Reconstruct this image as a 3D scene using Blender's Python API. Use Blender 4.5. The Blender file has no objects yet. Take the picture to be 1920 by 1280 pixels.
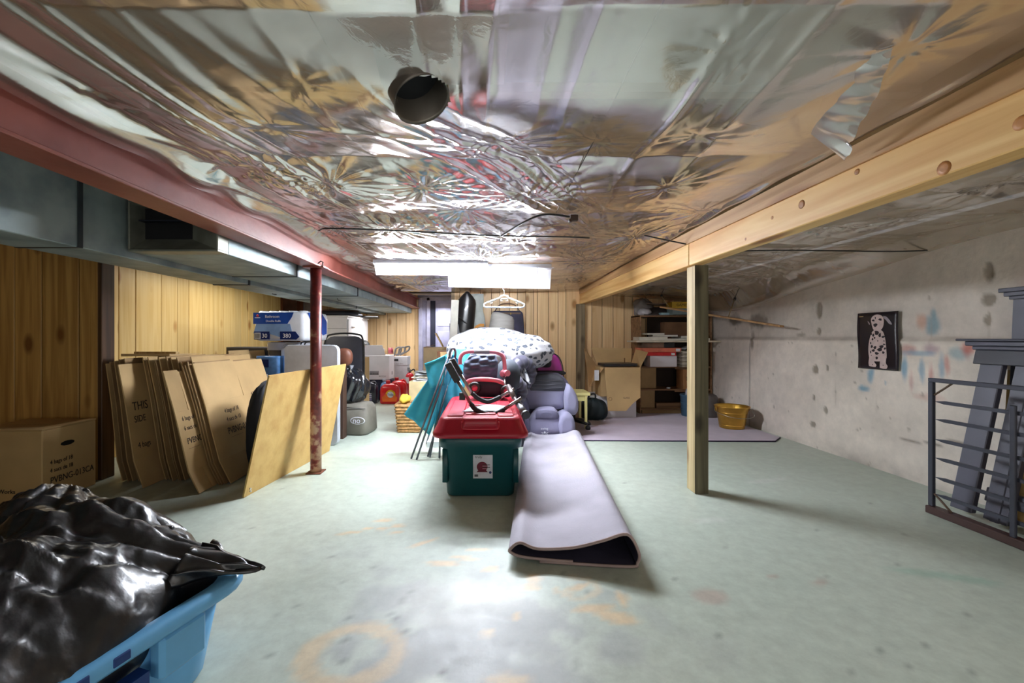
import bpy, bmesh, math, random
import numpy as np
from mathutils import Vector, Matrix
# ---------------------------------------------------------------- camera, light, exposure
scene = bpy.context.scene
COL = scene.collection
H = 1.1                      # eye height; focal 800 px on a 1920 px frame
cam_data = bpy.data.cameras.new('camera')
cam = bpy.data.objects.new('camera', cam_data)
COL.objects.link(cam)
cam.location = (0, 0, H)
cam.rotation_euler = (math.pi / 2, 0, 0)
cam_data.lens = 15.0
cam_data.sensor_width = 36.0
cam_data.shift_x = 47 / 1920
cam_data.shift_y = -8 / 1920
cam_data.clip_start = 0.02
scene.camera = cam
scene.view_settings.view_transform = 'Standard'
scene.view_settings.look = 'None'
scene.view_settings.gamma = 1
scene.view_settings.exposure = 0.6
scene.view_settings.use_curve_mapping = False
scene.cycles.use_denoising = True
scene.cycles.max_bounces = 10
scene.cycles.transparent_max_bounces = 12
scene.cycles.caustics_reflective = False
scene.cycles.caustics_refractive = False
scene.cycles.sample_clamp_indirect = 6
world = bpy.data.worlds.new('world')
scene.world = world
world.use_nodes = True
world.node_tree.nodes['Background'].inputs[0].default_value = (0.9, 0.93, 1, 1)
world.node_tree.nodes['Background'].inputs[1].default_value = 0.3
TUBE_EMIT = 290.0

def area(name, loc, rot, sx, sy, power, color=(1, 1, 1)):
    l = bpy.data.lights.new(name, 'AREA')
    l.shape = 'RECTANGLE'; l.size = sx; l.size_y = sy
    l.energy = power; l.color = color
    o = bpy.data.objects.new(name, l)
    o.location = loc; o.rotation_euler = rot
    COL.objects.link(o)
    return o
# added fill lights with no real fixture: behind the camera, above the duct, far door
area('fill_light', (0.2, -1.55, 1.0), (math.radians(90), 0, 0), 3.6, 1.3, 19, (1, 0.97, 0.93))
area('fill_light', (-2.86, 5.0, 1.88), (0, math.radians(-8), 0), 0.25, 1.6, 12, (1, 0.96, 0.88))
area('fill_light', (2.2, 0.1, 1.74), (math.radians(40), 0, math.radians(-35)), 0.5, 0.2, 5, (1, 0.95, 0.88))
area('fill_light', (-1.9, 7.6, 1.5), (0, 0, 0), 0.6, 0.6, 11, (1, 0.98, 0.96))
area('fill_light', (-0.9, 8.2, 1.7), (0, 0, 0), 0.4, 0.4, 10, (0.9, 0.93, 1))

# ---------------------------------------------------------------- noise helpers (numpy)
def _hash(ix, iy, seed):
    n = (ix.astype(np.int64) * 374761393 + iy.astype(np.int64) * 668265263 + seed * 982451653) & 0xffffffff
    n = ((n ^ (n >> 13)) * 1274126177) & 0xffffffff
    n = n ^ (n >> 16)
    return (n & 0xffff) / 65535.0
def vnoise(x, y, seed=0):
    x = np.asarray(x, float); y = np.asarray(y, float)
    ix = np.floor(x); iy = np.floor(y)
    fx = x - ix; fy = y - iy
    fx = fx * fx * fx * (fx * (fx * 6 - 15) + 10); fy = fy * fy * fy * (fy * (fy * 6 - 15) + 10)
    a = _hash(ix, iy, seed); b = _hash(ix + 1, iy, seed)
    c = _hash(ix, iy + 1, seed); d = _hash(ix + 1, iy + 1, seed)
    return (a + (b - a) * fx) * (1 - fy) + (c + (d - c) * fx) * fy
def fbm(x, y, seed=0, oct=4):
    s = 0; a = 0.5
    for k in range(oct):
        s = s + a * vnoise(x * 2 ** k, y * 2 ** k, seed + k * 17); a *= 0.5
    return s
def ridge(x, y, seed=0):
    return 1 - np.abs(2 * vnoise(x, y, seed) - 1)
def sstep(a, b, x):
    t = np.clip((x - a) / (b - a), 0, 1)
    return t * t * (3 - 2 * t)

# ---------------------------------------------------------------- materials
def newmat(name):
    m = bpy.data.materials.new(name); m.use_nodes = True
    nt = m.node_tree
    return m, nt, nt.nodes['Principled BSDF']
def srgb(r, g, b):
    f = lambda c: (c / 255 / 12.92) if c / 255 <= 0.04045 else ((c / 255 + 0.055) / 1.055) ** 2.4
    return (f(r), f(g), f(b), 1)
MC = {}
def M(name, col, rough=0.55, metal=0.0, var=0.12, scale=6.0, bump=0.0, bscale=60.0, stretch=(1, 1, 1), col2=None, spec=0.5, coat=0.0, trans=0.0, alpha=1.0, sheen=0.0):
    """procedural material: base colour mottled by noise, optional fine bump"""
    if name in MC: return MC[name]
    m, nt, p = newmat(name)
    N = nt.nodes; L = nt.links
    tc = N.new('ShaderNodeTexCoord')
    mp = N.new('ShaderNodeMapping'); mp.inputs['Scale'].default_value = stretch
    L.new(tc.outputs['Object'], mp.inputs[0])
    nz = N.new('ShaderNodeTexNoise'); nz.inputs['Scale'].default_value = scale; nz.inputs['Detail'].default_value = 5
    L.new(mp.outputs[0], nz.inputs['Vector'])
    mx = N.new('ShaderNodeMix'); mx.data_type = 'RGBA'
    c = srgb(*col)
    if col2: a = srgb(*col2)
    else: a = tuple(max(0, v * (1 - 2.2 * var)) for v in c[:3]) + (1,)
    mr = N.new('ShaderNodeMapRange'); mr.inputs[1].default_value = 0.32; mr.inputs[2].default_value = 0.62
    L.new(nz.outputs[0], mr.inputs[0]); L.new(mr.outputs[0], mx.inputs[0])
    mx.inputs[6].default_value = a; mx.inputs[7].default_value = c
    L.new(mx.outputs[2], p.inputs['Base Color'])
    p.inputs['Roughness'].default_value = rough; p.inputs['Metallic'].default_value = metal
    p.inputs['Specular IOR Level'].default_value = spec
    p.inputs['Coat Weight'].default_value = coat
    p.inputs['Sheen Weight'].default_value = sheen
    p.inputs['Transmission Weight'].default_value = trans
    p.inputs['Alpha'].default_value = alpha
    if bump:
        n2 = N.new('ShaderNodeTexNoise'); n2.inputs['Scale'].default_value = bscale; n2.inputs['Detail'].default_value = 4
        L.new(mp.outputs[0], n2.inputs['Vector'])
        b = N.new('ShaderNodeBump'); b.inputs['Strength'].default_value = bump; b.inputs['Distance'].default_value = 0.01
        L.new(n2.outputs[0], b.inputs['Height']); L.new(b.outputs[0], p.inputs['Normal'])
    MC[name] = m
    return m
def wood(name, light, dark, axis='Z', rough=0.5, knots=True, gscale=1.0, knotcol=(140, 78, 25), coat=0.0):
    if name in MC: return MC[name]
    m, nt, p = newmat(name); N = nt.nodes; L = nt.links
    tc = N.new('ShaderNodeTexCoord'); oi = N.new('ShaderNodeObjectInfo')
    add = N.new('ShaderNodeVectorMath'); add.operation = 'ADD'
    sc3 = N.new('ShaderNodeVectorMath'); sc3.operation = 'SCALE'; sc3.inputs['Scale'].default_value = 7.0
    cmb = N.new('ShaderNodeCombineXYZ')
    for i in range(3): L.new(oi.outputs['Random'], cmb.inputs[i])
    L.new(cmb.outputs[0], sc3.inputs[0]); L.new(tc.outputs['Object'], add.inputs[0]); L.new(sc3.outputs[0], add.inputs[1])
    st = {'X': (0.6, 14, 14), 'Y': (14, 0.6, 14), 'Z': (14, 14, 0.6)}[axis]
    mp = N.new('ShaderNodeMapping'); mp.inputs['Scale'].default_value = [s * gscale for s in st]
    L.new(add.outputs[0], mp.inputs[0])
    n1 = N.new('ShaderNodeTexNoise'); n1.inputs['Scale'].default_value = 1.6; n1.inputs['Detail'].default_value = 6; n1.inputs['Distortion'].default_value = 0.6
    L.new(mp.outputs[0], n1.inputs['Vector'])
    cr = N.new('ShaderNodeValToRGB')
    cr.color_ramp.elements[0].position = 0.36; cr.color_ramp.elements[0].color = srgb(*dark)
    cr.color_ramp.elements[1].position = 0.6; cr.color_ramp.elements[1].color = srgb(*light)
    L.new(n1.outputs[0], cr.inputs[0])
    out = cr.outputs[0]
    # slow change of tone from board to board
    hs = N.new('ShaderNodeHueSaturation')
    mr = N.new('ShaderNodeMapRange'); mr.inputs[3].default_value = 0.84; mr.inputs[4].default_value = 1.1
    L.new(oi.outputs['Random'], mr.inputs[0]); L.new(mr.outputs[0], hs.inputs['Value']); L.new(out, hs.inputs['Color'])
    out = hs.outputs[0]
    if knots:
        ks = {'X': (1.1, 5.5, 5.5), 'Y': (5.5, 1.1, 5.5), 'Z': (4.6, 4.6, 2.3)}[axis]
        m2 = N.new('ShaderNodeMapping'); m2.inputs['Scale'].default_value = ks
        L.new(add.outputs[0], m2.inputs[0])
        vo = N.new('ShaderNodeTexVoronoi'); vo.inputs['Scale'].default_value = 1.0; L.new(m2.outputs[0], vo.inputs['Vector'])
        kr = N.new('ShaderNodeMapRange'); kr.inputs[1].default_value = 0.10; kr.inputs[2].default_value = 0.22
        kr.inputs[3].default_value = 0.85; kr.inputs[4].default_value = 0.0
        L.new(vo.outputs['Distance'], kr.inputs[0])
        mx = N.new('ShaderNodeMix'); mx.data_type = 'RGBA'
        L.new(kr.outputs[0], mx.inputs[0]); L.new(out, mx.inputs[6]); mx.inputs[7].default_value = srgb(*knotcol)
        out = mx.outputs[2]
    L.new(out, p.inputs['Base Color'])
    p.inputs['Roughness'].default_value = rough
    p.inputs['Coat Weight'].default_value = coat
    b = N.new('ShaderNodeBump'); b.inputs['Strength'].default_value = 0.15; b.inputs['Distance'].default_value = 0.004
    L.new(n1.outputs[0], b.inputs['Height']); L.new(b.outputs[0], p.inputs['Normal'])
    MC[name] = m
    return m
def emit(name, col, s):
    if name in MC: return MC[name]
    m, nt, p = newmat(name)
    p.inputs['Base Color'].default_value = (0.8, 0.8, 0.8, 1)
    p.inputs['Emission Color'].default_value = srgb(*col); p.inputs['Emission Strength'].default_value = s
    MC[name] = m
    return m
def translucent(name, col, f=.5):
    m, nt, p = newmat(name); N = nt.nodes; L = nt.links
    out = [n for n in N if n.type == 'OUTPUT_MATERIAL'][0]
    p.inputs['Base Color'].default_value = srgb(*col); p.inputs['Roughness'].default_value = .3
    tl = N.new('ShaderNodeBsdfTranslucent'); tl.inputs[0].default_value = srgb(*col)
    a = N.new('ShaderNodeMixShader'); a.inputs[0].default_value = f
    L.new(p.outputs[0], a.inputs[1]); L.new(tl.outputs[0], a.inputs[2]); L.new(a.outputs[0], out.inputs[0])
    MC[name] = m
    return m
def plastic_sheet(name, haze, hazecol, rough=0.12, glossw=0.35, bump=0.25, bscale=18, gcol=(0.9, 0.88, 0.88, 1)):
    """clear polythene film: see-through with milky haze and a sharp sheen"""
    m, nt, p = newmat(name); N = nt.nodes; L = nt.links
    N.remove(p)
    out = [n for n in N if n.type == 'OUTPUT_MATERIAL'][0]
    tr = N.new('ShaderNodeBsdfTransparent'); tr.inputs[0].default_value = (0.95, 0.93, 0.92, 1)
    df = N.new('ShaderNodeBsdfDiffuse'); df.inputs[0].default_value = srgb(*hazecol)
    tl = N.new('ShaderNodeBsdfTranslucent'); tl.inputs[0].default_value = srgb(*hazecol)
    gl = N.new('ShaderNodeBsdfGlossy'); gl.inputs['Roughness'].default_value = rough; gl.inputs[0].default_value = gcol
    tc = N.new('ShaderNodeTexCoord')
    nz = N.new('ShaderNodeTexNoise'); nz.inputs['Scale'].default_value = bscale; nz.inputs['Detail'].default_value = 5; nz.inputs['Distortion'].default_value = 1.2
    L.new(tc.outputs['Object'], nz.inputs['Vector'])
    bp = N.new('ShaderNodeBump'); bp.inputs['Strength'].default_value = bump; bp.inputs['Distance'].default_value = 0.004
    L.new(nz.outputs[0], bp.inputs['Height'])
    for s in (df, gl): L.new(bp.outputs[0], s.inputs['Normal'])
    hz = N.new('ShaderNodeMixShader'); hz.inputs[0].default_value = 0.5
    L.new(df.outputs[0], hz.inputs[1]); L.new(tl.outputs[0], hz.inputs[2])
    a = N.new('ShaderNodeMixShader')
    n2 = N.new('ShaderNodeTexNoise'); n2.inputs['Scale'].default_value = 1.7; n2.inputs['Detail'].default_value = 3
    L.new(tc.outputs['Object'], n2.inputs['Vector'])
    mr = N.new('ShaderNodeMapRange'); mr.inputs[1].default_value = 0.3; mr.inputs[2].default_value = 0.7
    mr.inputs[3].default_value = haze * 0.6; mr.inputs[4].default_value = min(1, haze * 1.4)
    L.new(n2.outputs[0], mr.inputs[0]); L.new(mr.outputs[0], a.inputs[0])
    L.new(tr.outputs[0], a.inputs[1]); L.new(hz.outputs[0], a.inputs[2])
    lw = N.new('ShaderNodeLayerWeight'); lw.inputs[0].default_value = glossw
    L.new(bp.outputs[0], lw.inputs['Normal'])
    mm = N.new('ShaderNodeMath'); mm.operation = 'MULTIPLY_ADD'; mm.inputs[1].default_value = 0.55; mm.inputs[2].default_value = 0.03
    L.new(lw.outputs['Fresnel'], mm.inputs[0])
    b = N.new('ShaderNodeMixShader'); L.new(mm.outputs[0], b.inputs[0])
    L.new(a.outputs[0], b.inputs[1]); L.new(gl.outputs[0], b.inputs[2])
    L.new(b.outputs[0], out.inputs[0])
    MC[name] = m
    return m
def vcol_mat(name, rough=0.5, rattr=False, bump=0.2, bscale=30, mott=0.1, coat=0.0, mscale=9):
    """surface whose paint, stains and wear are stored as a colour attribute"""
    m, nt, p = newmat(name); N = nt.nodes; L = nt.links
    at = N.new('ShaderNodeVertexColor'); at.layer_name = 'Col'
    tc = N.new('ShaderNodeTexCoord')
    nz = N.new('ShaderNodeTexNoise'); nz.inputs['Scale'].default_value = mscale; nz.inputs['Detail'].default_value = 8; nz.inputs['Roughness'].default_value = 0.7
    L.new(tc.outputs['Object'], nz.inputs['Vector'])
    mr = N.new('ShaderNodeMapRange'); mr.inputs[1].default_value = 0.3; mr.inputs[2].default_value = 0.7
    mr.inputs[3].default_value = 1 - mott; mr.inputs[4].default_value = 1 + mott
    L.new(nz.outputs[0], mr.inputs[0])
    hs = N.new('ShaderNodeHueSaturation'); L.new(at.outputs[0], hs.inputs['Color']); L.new(mr.outputs[0], hs.inputs['Value'])
    L.new(hs.outputs[0], p.inputs['Base Color'])
    if rattr: 
        rr = N.new('ShaderNodeMath'); rr.operation = 'MULTIPLY'; L.new(at.outputs['Alpha'], rr.inputs[0]); L.new(mr.outputs[0], rr.inputs[1])
        L.new(rr.outputs[0], p.inputs['Roughness'])
    else: p.inputs['Roughness'].default_value = rough
    n2 = N.new('ShaderNodeTexNoise'); n2.inputs['Scale'].default_value = bscale; n2.inputs['Detail'].default_value = 6
    L.new(tc.outputs['Object'], n2.inputs['Vector'])
    b = N.new('ShaderNodeBump'); b.inputs['Strength'].default_value = bump; b.inputs['Distance'].default_value = 0.01
    L.new(n2.outputs[0], b.inputs['Height']); L.new(b.outputs[0], p.inputs['Normal'])
    MC[name] = m
    return m

# ---------------------------------------------------------------- geometry helpers
class MB:
    """collects shapes, then links them as ONE mesh object"""
    def __init__(s): s.v = []; s.f = []; s.smooth = []; s.mi = []; s.mat_i = 0
    def add(s, vs, fs, smooth=False):
        o = len(s.v); s.v += [tuple(v) for v in vs]
        for f in fs:
            s.f.append(tuple(i + o for i in f)); s.smooth.append(smooth); s.mi.append(s.mat_i)
        return s
    def box(s, x0, x1, y0, y1, z0, z1, mat=None):
        vs = [Vector(p) for p in ((x0, y0, z0), (x1, y0, z0), (x1, y1, z0), (x0, y1, z0), (x0, y0, z1), (x1, y0, z1), (x1, y1, z1), (x0, y1, z1))]
        if mat is not None: vs = [mat @ v for v in vs]
        return s.add(vs, [(0, 3, 2, 1), (4, 5, 6, 7), (0, 1, 5, 4), (1, 2, 6, 5), (2, 3, 7, 6), (3, 0, 4, 7)])
    def loft(s, rings, cap0=True, cap1=True, smooth=True, closed=True):
        n = len(rings[0]); vs = [p for r in rings for p in r]; fs = []
        for i in range(len(rings) - 1):
            for j in range(n if closed else n - 1):
                k = (j + 1) % n
                fs.append((i * n + j, i * n + k, (i + 1) * n + k, (i + 1) * n + j))
        s.add(vs, fs, smooth)
        o = len(s.v) - len(vs)
        for flag, base, rev in ((cap0, 0, True), (cap1, (len(rings) - 1) * n, False)):
            if flag and closed:
                idx = [o + base + j for j in range(n)]
                s.f.append(tuple(reversed(idx)) if rev else tuple(idx)); s.smooth.append(False); s.mi.append(s.mat_i)
        return s
    def tube(s, pts, r, seg=8, cap=True, smooth=True):
        pts = [Vector(p) for p in pts]; rings = []
        rr = r if isinstance(r, (list, tuple)) else [r] * len(pts)
        up = None
        for i, p in enumerate(pts):
            a = pts[max(0, i - 1)]; b = pts[min(len(pts) - 1, i + 1)]
            t = (b - a).normalized()
            if up is None: up = Vector((0, 0, 1)) if abs(t.z) < 0.9 else Vector((1, 0, 0))
            n = t.cross(up)
            if n.length < 1e-4: n = t.cross(Vector((0, 1, 0)))
            n.normalize(); bn = n.cross(t).normalized(); up = bn
            rings.append([p + (n * math.cos(2 * math.pi * k / seg) + bn * math.sin(2 * math.pi * k / seg)) * rr[i] for k in range(seg)])
        return s.loft(rings, cap, cap, smooth)
    def lathe(s, prof, seg=24, c=(0, 0, 0), axis='Z', cap0=False, cap1=False, a0=0, a1=2 * math.pi):
        full = abs(a1 - a0 - 2 * math.pi) < 1e-6
        n = seg if full else seg + 1
        rings = []
        for r, z in prof:
            ring = []
            for k in range(n):
                a = a0 + (a1 - a0) * k / seg
                x, y = r * math.cos(a), r * math.sin(a)
                p = {'Z': (x, y, z), 'Y': (x, z, y), 'X': (z, x, y)}[axis]
                ring.append((p[0] + c[0], p[1] + c[1], p[2] + c[2]))
            rings.append(ring)
        return s.loft(rings, cap0, cap1, True, closed=full)
    def prism(s, poly, mat, d0, d1):
        """poly in local XY, extruded d0..d1 in local Z, then moved by mat"""
        n = len(poly)
        vs = [mat @ Vector((x, y, d0)) for x, y in poly] + [mat @ Vector((x, y, d1)) for x, y in poly]
        fs = [tuple(reversed(range(n))), tuple(range(n, 2 * n))] + [(i, (i + 1) % n, n + (i + 1) % n, n + i) for i in range(n)]
        return s.add(vs, fs)
    def grid(s, fn, nu, nv, smooth=True, wrap=False):
        vs = [fn(i / (nu - 1) if not wrap else i / nu, j / (nv - 1)) for j in range(nv) for i in range(nu)]
        fs = []
        for j in range(nv - 1):
            for i in range(nu if wrap else nu - 1):
                k = (i + 1) % nu
                fs.append((j * nu + i, j * nu + k, (j + 1) * nu + k, (j + 1) * nu + i))
        return s.add(vs, fs, smooth)
    def build(s, name, mat, parent=None, bevel=0.0, seg=1, origin=None, thick=0.0, subd=0):
        me = bpy.data.meshes.new(name)
        o = Vector(origin) if origin is not None else Vector((0, 0, 0))
        me.from_pydata([tuple(Vector(v) - o) for v in s.v], [], s.f)
        me.polygons.foreach_set('use_smooth', s.smooth)
        mats = mat if isinstance(mat, (list, tuple)) else [mat]
        for mm in mats: me.materials.append(mm)
        if len(mats) > 1: me.polygons.foreach_set('material_index', s.mi)
        bm = bmesh.new(); bm.from_mesh(me)
        bmesh.ops.recalc_face_normals(bm, faces=bm.faces)
        if bevel > 0:
            es = [e for e in bm.edges if len(e.link_faces) == 2 and e.calc_face_angle(0) > 0.5]
            bmesh.ops.bevel(bm, geom=es, offset=bevel, segments=seg, profile=0.5, affect='EDGES', clamp_overlap=True)
            if seg > 1:
                for f in bm.faces: f.smooth = True
        bm.to_mesh(me); bm.free()
        ob = bpy.data.objects.new(name, me)
        COL.objects.link(ob)
        if parent is not None: ob.parent = parent
        if origin is not None: ob.location = origin
        if thick:
            md = ob.modifiers.new('thickness', 'SOLIDIFY'); md.thickness = thick; md.offset = 0
        if subd:
            md = ob.modifiers.new('smooth', 'SUBSURF'); md.levels = subd; md.render_levels = subd
        return ob
def tag(o, label, cat, group=None):
    o['label'] = label; o['category'] = cat
    if group: o['group'] = group
    return o
def thing(name, label, cat, loc=(0, 0, 0), rz=0.0, group=None):
    o = bpy.data.objects.new(name, None); COL.objects.link(o)
    o.location = loc; o.rotation_euler = (0, 0, rz)
    o.empty_display_size = 0.05
    return tag(o, label, cat, group)
def struct(o):
    o['kind'] = 'structure'; return o
def at(px, py, Y):
    """a point of the room seen at that place of the photograph, at depth Y"""
    return Vector(((px - 913) * Y / 800, Y, H - (py - 632) * Y / 800))
def fl(px, py):
    Y = H * 800 / (py - 632)
    return at(px, py, Y)
def rrect(hx, hy, r, z, cx=0, cy=0, n=5):
    pts = []
    r = min(r, hx * 0.999, hy * 0.999)
    for qx, qy, a0 in ((1, 1, 0), (-1, 1, 90), (-1, -1, 180), (1, -1, 270)):
        for k in range(n):
            a = math.radians(a0 + 90 * k / (n - 1))
            pts.append((cx + qx * (hx - r) + r * math.cos(a), cy + qy * (hy - r) + r * math.sin(a), z))
    return pts
def frame(origin, xaxis, yaxis):
    x = Vector(xaxis).normalized(); y = Vector(yaxis).normalized()
    z = x.cross(y).normalized(); y = z.cross(x)
    m = Matrix.Identity(4)
    for i in range(3):
        m[i][0] = x[i]; m[i][1] = y[i]; m[i][2] = z[i]; m[i][3] = Vector(origin)[i]
    return m
def text(body, size, mat, parent, mtx, name='printed_text', align='LEFT', depth=0.0006, sx=1.0):
    """flat print as thin real lettering"""
    cu = bpy.data.curves.new(name, 'FONT'); cu.body = body; cu.size = size; cu.extrude = depth
    cu.align_x = align; cu.resolution_u = 3
    tmp = bpy.data.objects.new(name + '_tmp', cu); COL.objects.link(tmp)
    bpy.context.view_layer.update()
    dg = bpy.context.evaluated_depsgraph_get()
    me = bpy.data.meshes.new_from_object(tmp.evaluated_get(dg))
    bpy.data.objects.remove(tmp); bpy.data.curves.remove(cu)
    me.transform(mtx @ Matrix.Diagonal((sx, 1, 1, 1)))
    me.materials.clear(); me.materials.append(mat)
    me.name = name
    ob = bpy.data.objects.new(name, me); COL.objects.link(ob)
    if parent is not None: ob.parent = parent
    return ob
def npgrid(name, X, Y, Z, mat, colors=None, alpha=None, parent=None, smooth=True):
    ny, nx = X.shape
    co = np.stack([X, Y, Z], -1).reshape(-1, 3)
    idx = np.arange(nx * ny).reshape(ny, nx)
    q = np.stack([idx[:-1, :-1], idx[:-1, 1:], idx[1:, 1:], idx[1:, :-1]], -1).reshape(-1, 4)
    me = bpy.data.meshes.new(name)
    me.vertices.add(len(co)); me.vertices.foreach_set('co', co.ravel())
    me.loops.add(q.size); me.loops.foreach_set('vertex_index', q.ravel().astype(np.int32))
    me.polygons.add(len(q)); me.polygons.foreach_set('loop_start', np.arange(0, q.size, 4, dtype=np.int32))
    me.update(); me.validate()
    me.polygons.foreach_set('use_smooth', [smooth] * len(me.polygons))
    if colors is not None:
        ca = me.color_attributes.new('Col', 'FLOAT_COLOR', 'POINT')
        c4 = np.ones((nx * ny, 4), np.float32)
        c4[:, :3] = colors.reshape(-1, 3)
        if alpha is not None: c4[:, 3] = alpha.ravel()
        ca.data.foreach_set('color', c4.ravel())
    me.materials.append(mat)
    ob = bpy.data.objects.new(name, me); COL.objects.link(ob)
    if parent is not None: ob.parent = parent
    return ob
def blob(mb, c, r, e=1.0, nu=40, nv=24, disp=None, seed=0, flat=None):
    """closed soft form; e<1 boxier; disp(u,v,dir)->metres outward"""
    def fn(u, v):
        a = 2 * math.pi * u; b = math.pi * (v - 0.5)
        sp = lambda t: math.copysign(abs(t) ** e, t)
        d = Vector((sp(math.cos(b)) * sp(math.cos(a)), sp(math.cos(b)) * sp(math.sin(a)), sp(math.sin(b))))
        k = 1 + (disp(u, v, d) if disp else 0)
        p = Vector((c[0] + d.x * r[0] * k, c[1] + d.y * r[1] * k, c[2] + d.z * r[2] * k))
        if flat is not None: p.z = max(p.z, flat)
        return p
    return mb.grid(fn, nu, nv, True, wrap=True)
def catmull(P, n=8):
    P = [Vector(p) for p in P]; out = []
    Q = [P[0] * 2 - P[1]] + P + [P[-1] * 2 - P[-2]]
    for i in range(1, len(Q) - 2):
        for k in range(n):
            t = k / n
            out.append(0.5 * ((2 * Q[i]) + (Q[i + 1] - Q[i - 1]) * t + (2 * Q[i - 1] - 5 * Q[i] + 4 * Q[i + 1] - Q[i + 2]) * t * t + (3 * Q[i] - Q[i - 1] - 3 * Q[i + 1] + Q[i + 2]) * t ** 3))
    out.append(P[-1])
    return out
rnd = random.Random(7)
# ================================================================ THE SETTING
XR = 3.26; XL = -3.42; YB = 6.6; YL = 8.67; YF = -1.7; CZ = 1.96
# ---- floor: green painted concrete, worn through in front
nx, ny = 300, 460
gx, gy = np.meshgrid(np.linspace(-4.6, XR + 0.02, nx), np.linspace(YF, 9.6, ny))
c_green = np.array(srgb(172, 186, 174)[:3]); c_pale = np.array(srgb(196, 204, 192)[:3])
c_grey = np.array(srgb(160, 164, 164)[:3]); c_tan = np.array(srgb(214, 192, 156)[:3]); c_dk = np.array(srgb(105, 108, 105)[:3])
n = fbm(gx * 0.9, gy * 0.9, 3)[..., None]
col = c_green * (1 - n) + c_pale * n
wear = sstep(0.42, 0.62, fbm(gx * 6, gy * 6, 9, 5) + 0.32 * np.exp(-(((gx + 0.1) / 0.45) ** 2 + ((gy - 1.55) / 0.55) ** 2)) - 0.1)
wear = wear * np.exp(-(((gx + 0.1) / 0.75) ** 2 + ((gy - 1.5) / 0.8) ** 2))
col = col * (1 - wear[..., None]) + c_grey * wear[..., None]
rough = 0.36 + 0.14 * fbm(gx * 5, gy * 5, 31) + 0.06 * wear
def patch(px, py, rx, ry, colr, strength=0.8, ang=0, seed=0, edge=0.55):
    """a mark on the floor, put at its spot in the room"""
    global col
    p = fl(px, py); ca, sa = math.cos(ang), math.sin(ang)
    dx = gx - p.x; dy = gy - p.y
    u = (dx * ca + dy * sa) / rx; v = (-dx * sa + dy * ca) / ry
    d = np.sqrt(u * u + v * v) + 0.7 * (fbm(gx * 9, gy * 9, seed + 50) - 0.47)
    m = (strength * (1 - sstep(1 - edge, 1, d)))[..., None]
    col = col * (1 - m) + colr * m
def ringpatch(px, py, r, w, colr, strength, seed=0, a0=-9, a1=9):
    global col
    p = fl(px, py)
    dx = gx - p.x; dy = gy - p.y
    rr = np.sqrt(dx * dx + dy * dy * 1.4); an = np.arctan2(dy, dx)
    d = np.abs(rr - r) / w + 0.9 * (fbm(gx * 10, gy * 10, seed) - 0.47)
    m = strength * (1 - sstep(0.4, 1, d)) * ((an > a0) & (an < a1))
    col = col * (1 - m[..., None]) + colr * m[..., None]
for a in ((722, 975, .07, .03, .1), (745, 985, .05, .03, 0), (716, 990, .05, .03, 0), (740, 998, .05, .02, .3), (655, 998, .11, .022, .3), (792, 1018, .12, .022, .65),
          (690, 990, .04, .02, 0), (830, 1055, .12, .03, -.1), (870, 1045, .1, .025, -.3), (920, 1066, .06, .035, .2), (895, 1030, .07, .02, 0),
          (1000, 1085, .05, .05, .8), (995, 1100, .06, .03, 0), (1085, 1100, .08, .03, .5), (1150, 1155, .1, .05, -.4), (1165, 1120, .03, .07, 0), (968, 1155, .03, .03, 0),
          (915, 1185, .04, .03, .4), (950, 1275, .1, .04, 0), (1110, 1140, .12, .03, .2)):
    patch(a[0], a[1], a[2], a[3], c_tan, 0.92, a[4], seed=int(a[0]))
ringpatch(660, 1225, .155, .055, c_tan, 0.75, 77)
ringpatch(1080, 1100, .09, .025, c_tan, 0.5, 78, -9, 2)
for a in ((1330, 975, .15, .05, .2), (760, 830, .4, .12, 0), (1440, 900, .3, .05, .3), (860, 1130, .3, .2, 0)):
    patch(a[0], a[1], a[2], a[3], np.array(srgb(205, 208, 202)[:3]), 0.45, a[4], seed=5)
for a in ((1330, 1115, .1, .07), (1540, 1090, .06, .03), (1450, 1080, .05, .02)):
    patch(a[0], a[1], a[2], a[3], np.array(srgb(170, 120, 110)[:3]), 0.4, 0.4, seed=int(a[0]))
patch(1780, 1080, .28, .05, np.array(srgb(110, 170, 150)[:3]), 0.35, -.3, seed=3)
for k in range(90):
    q = rnd.random
    patch(430 + q() * 1450, 880 + q() * 390, .008 + q() * .02, .006 + q() * .008, c_dk, 0.5, q() * 3, seed=k)
# hairline crack
for s in range(26):
    px = 735 + s * 4.0 + 6 * math.sin(s * 1.7); py = 1150 + s * 4.6
    patch(px, py, .012, .006, c_dk, 0.9, .9, seed=s)
fz = 0.003 * (fbm(gx * 1.5, gy * 1.5, 40) - .5)
fz -= 0.001
floor = struct(npgrid('floor', gx, gy, fz, vcol_mat('floor_paint', rattr=True, bump=0.05, bscale=45, mott=0.14, mscale=14), col, rough))

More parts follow.
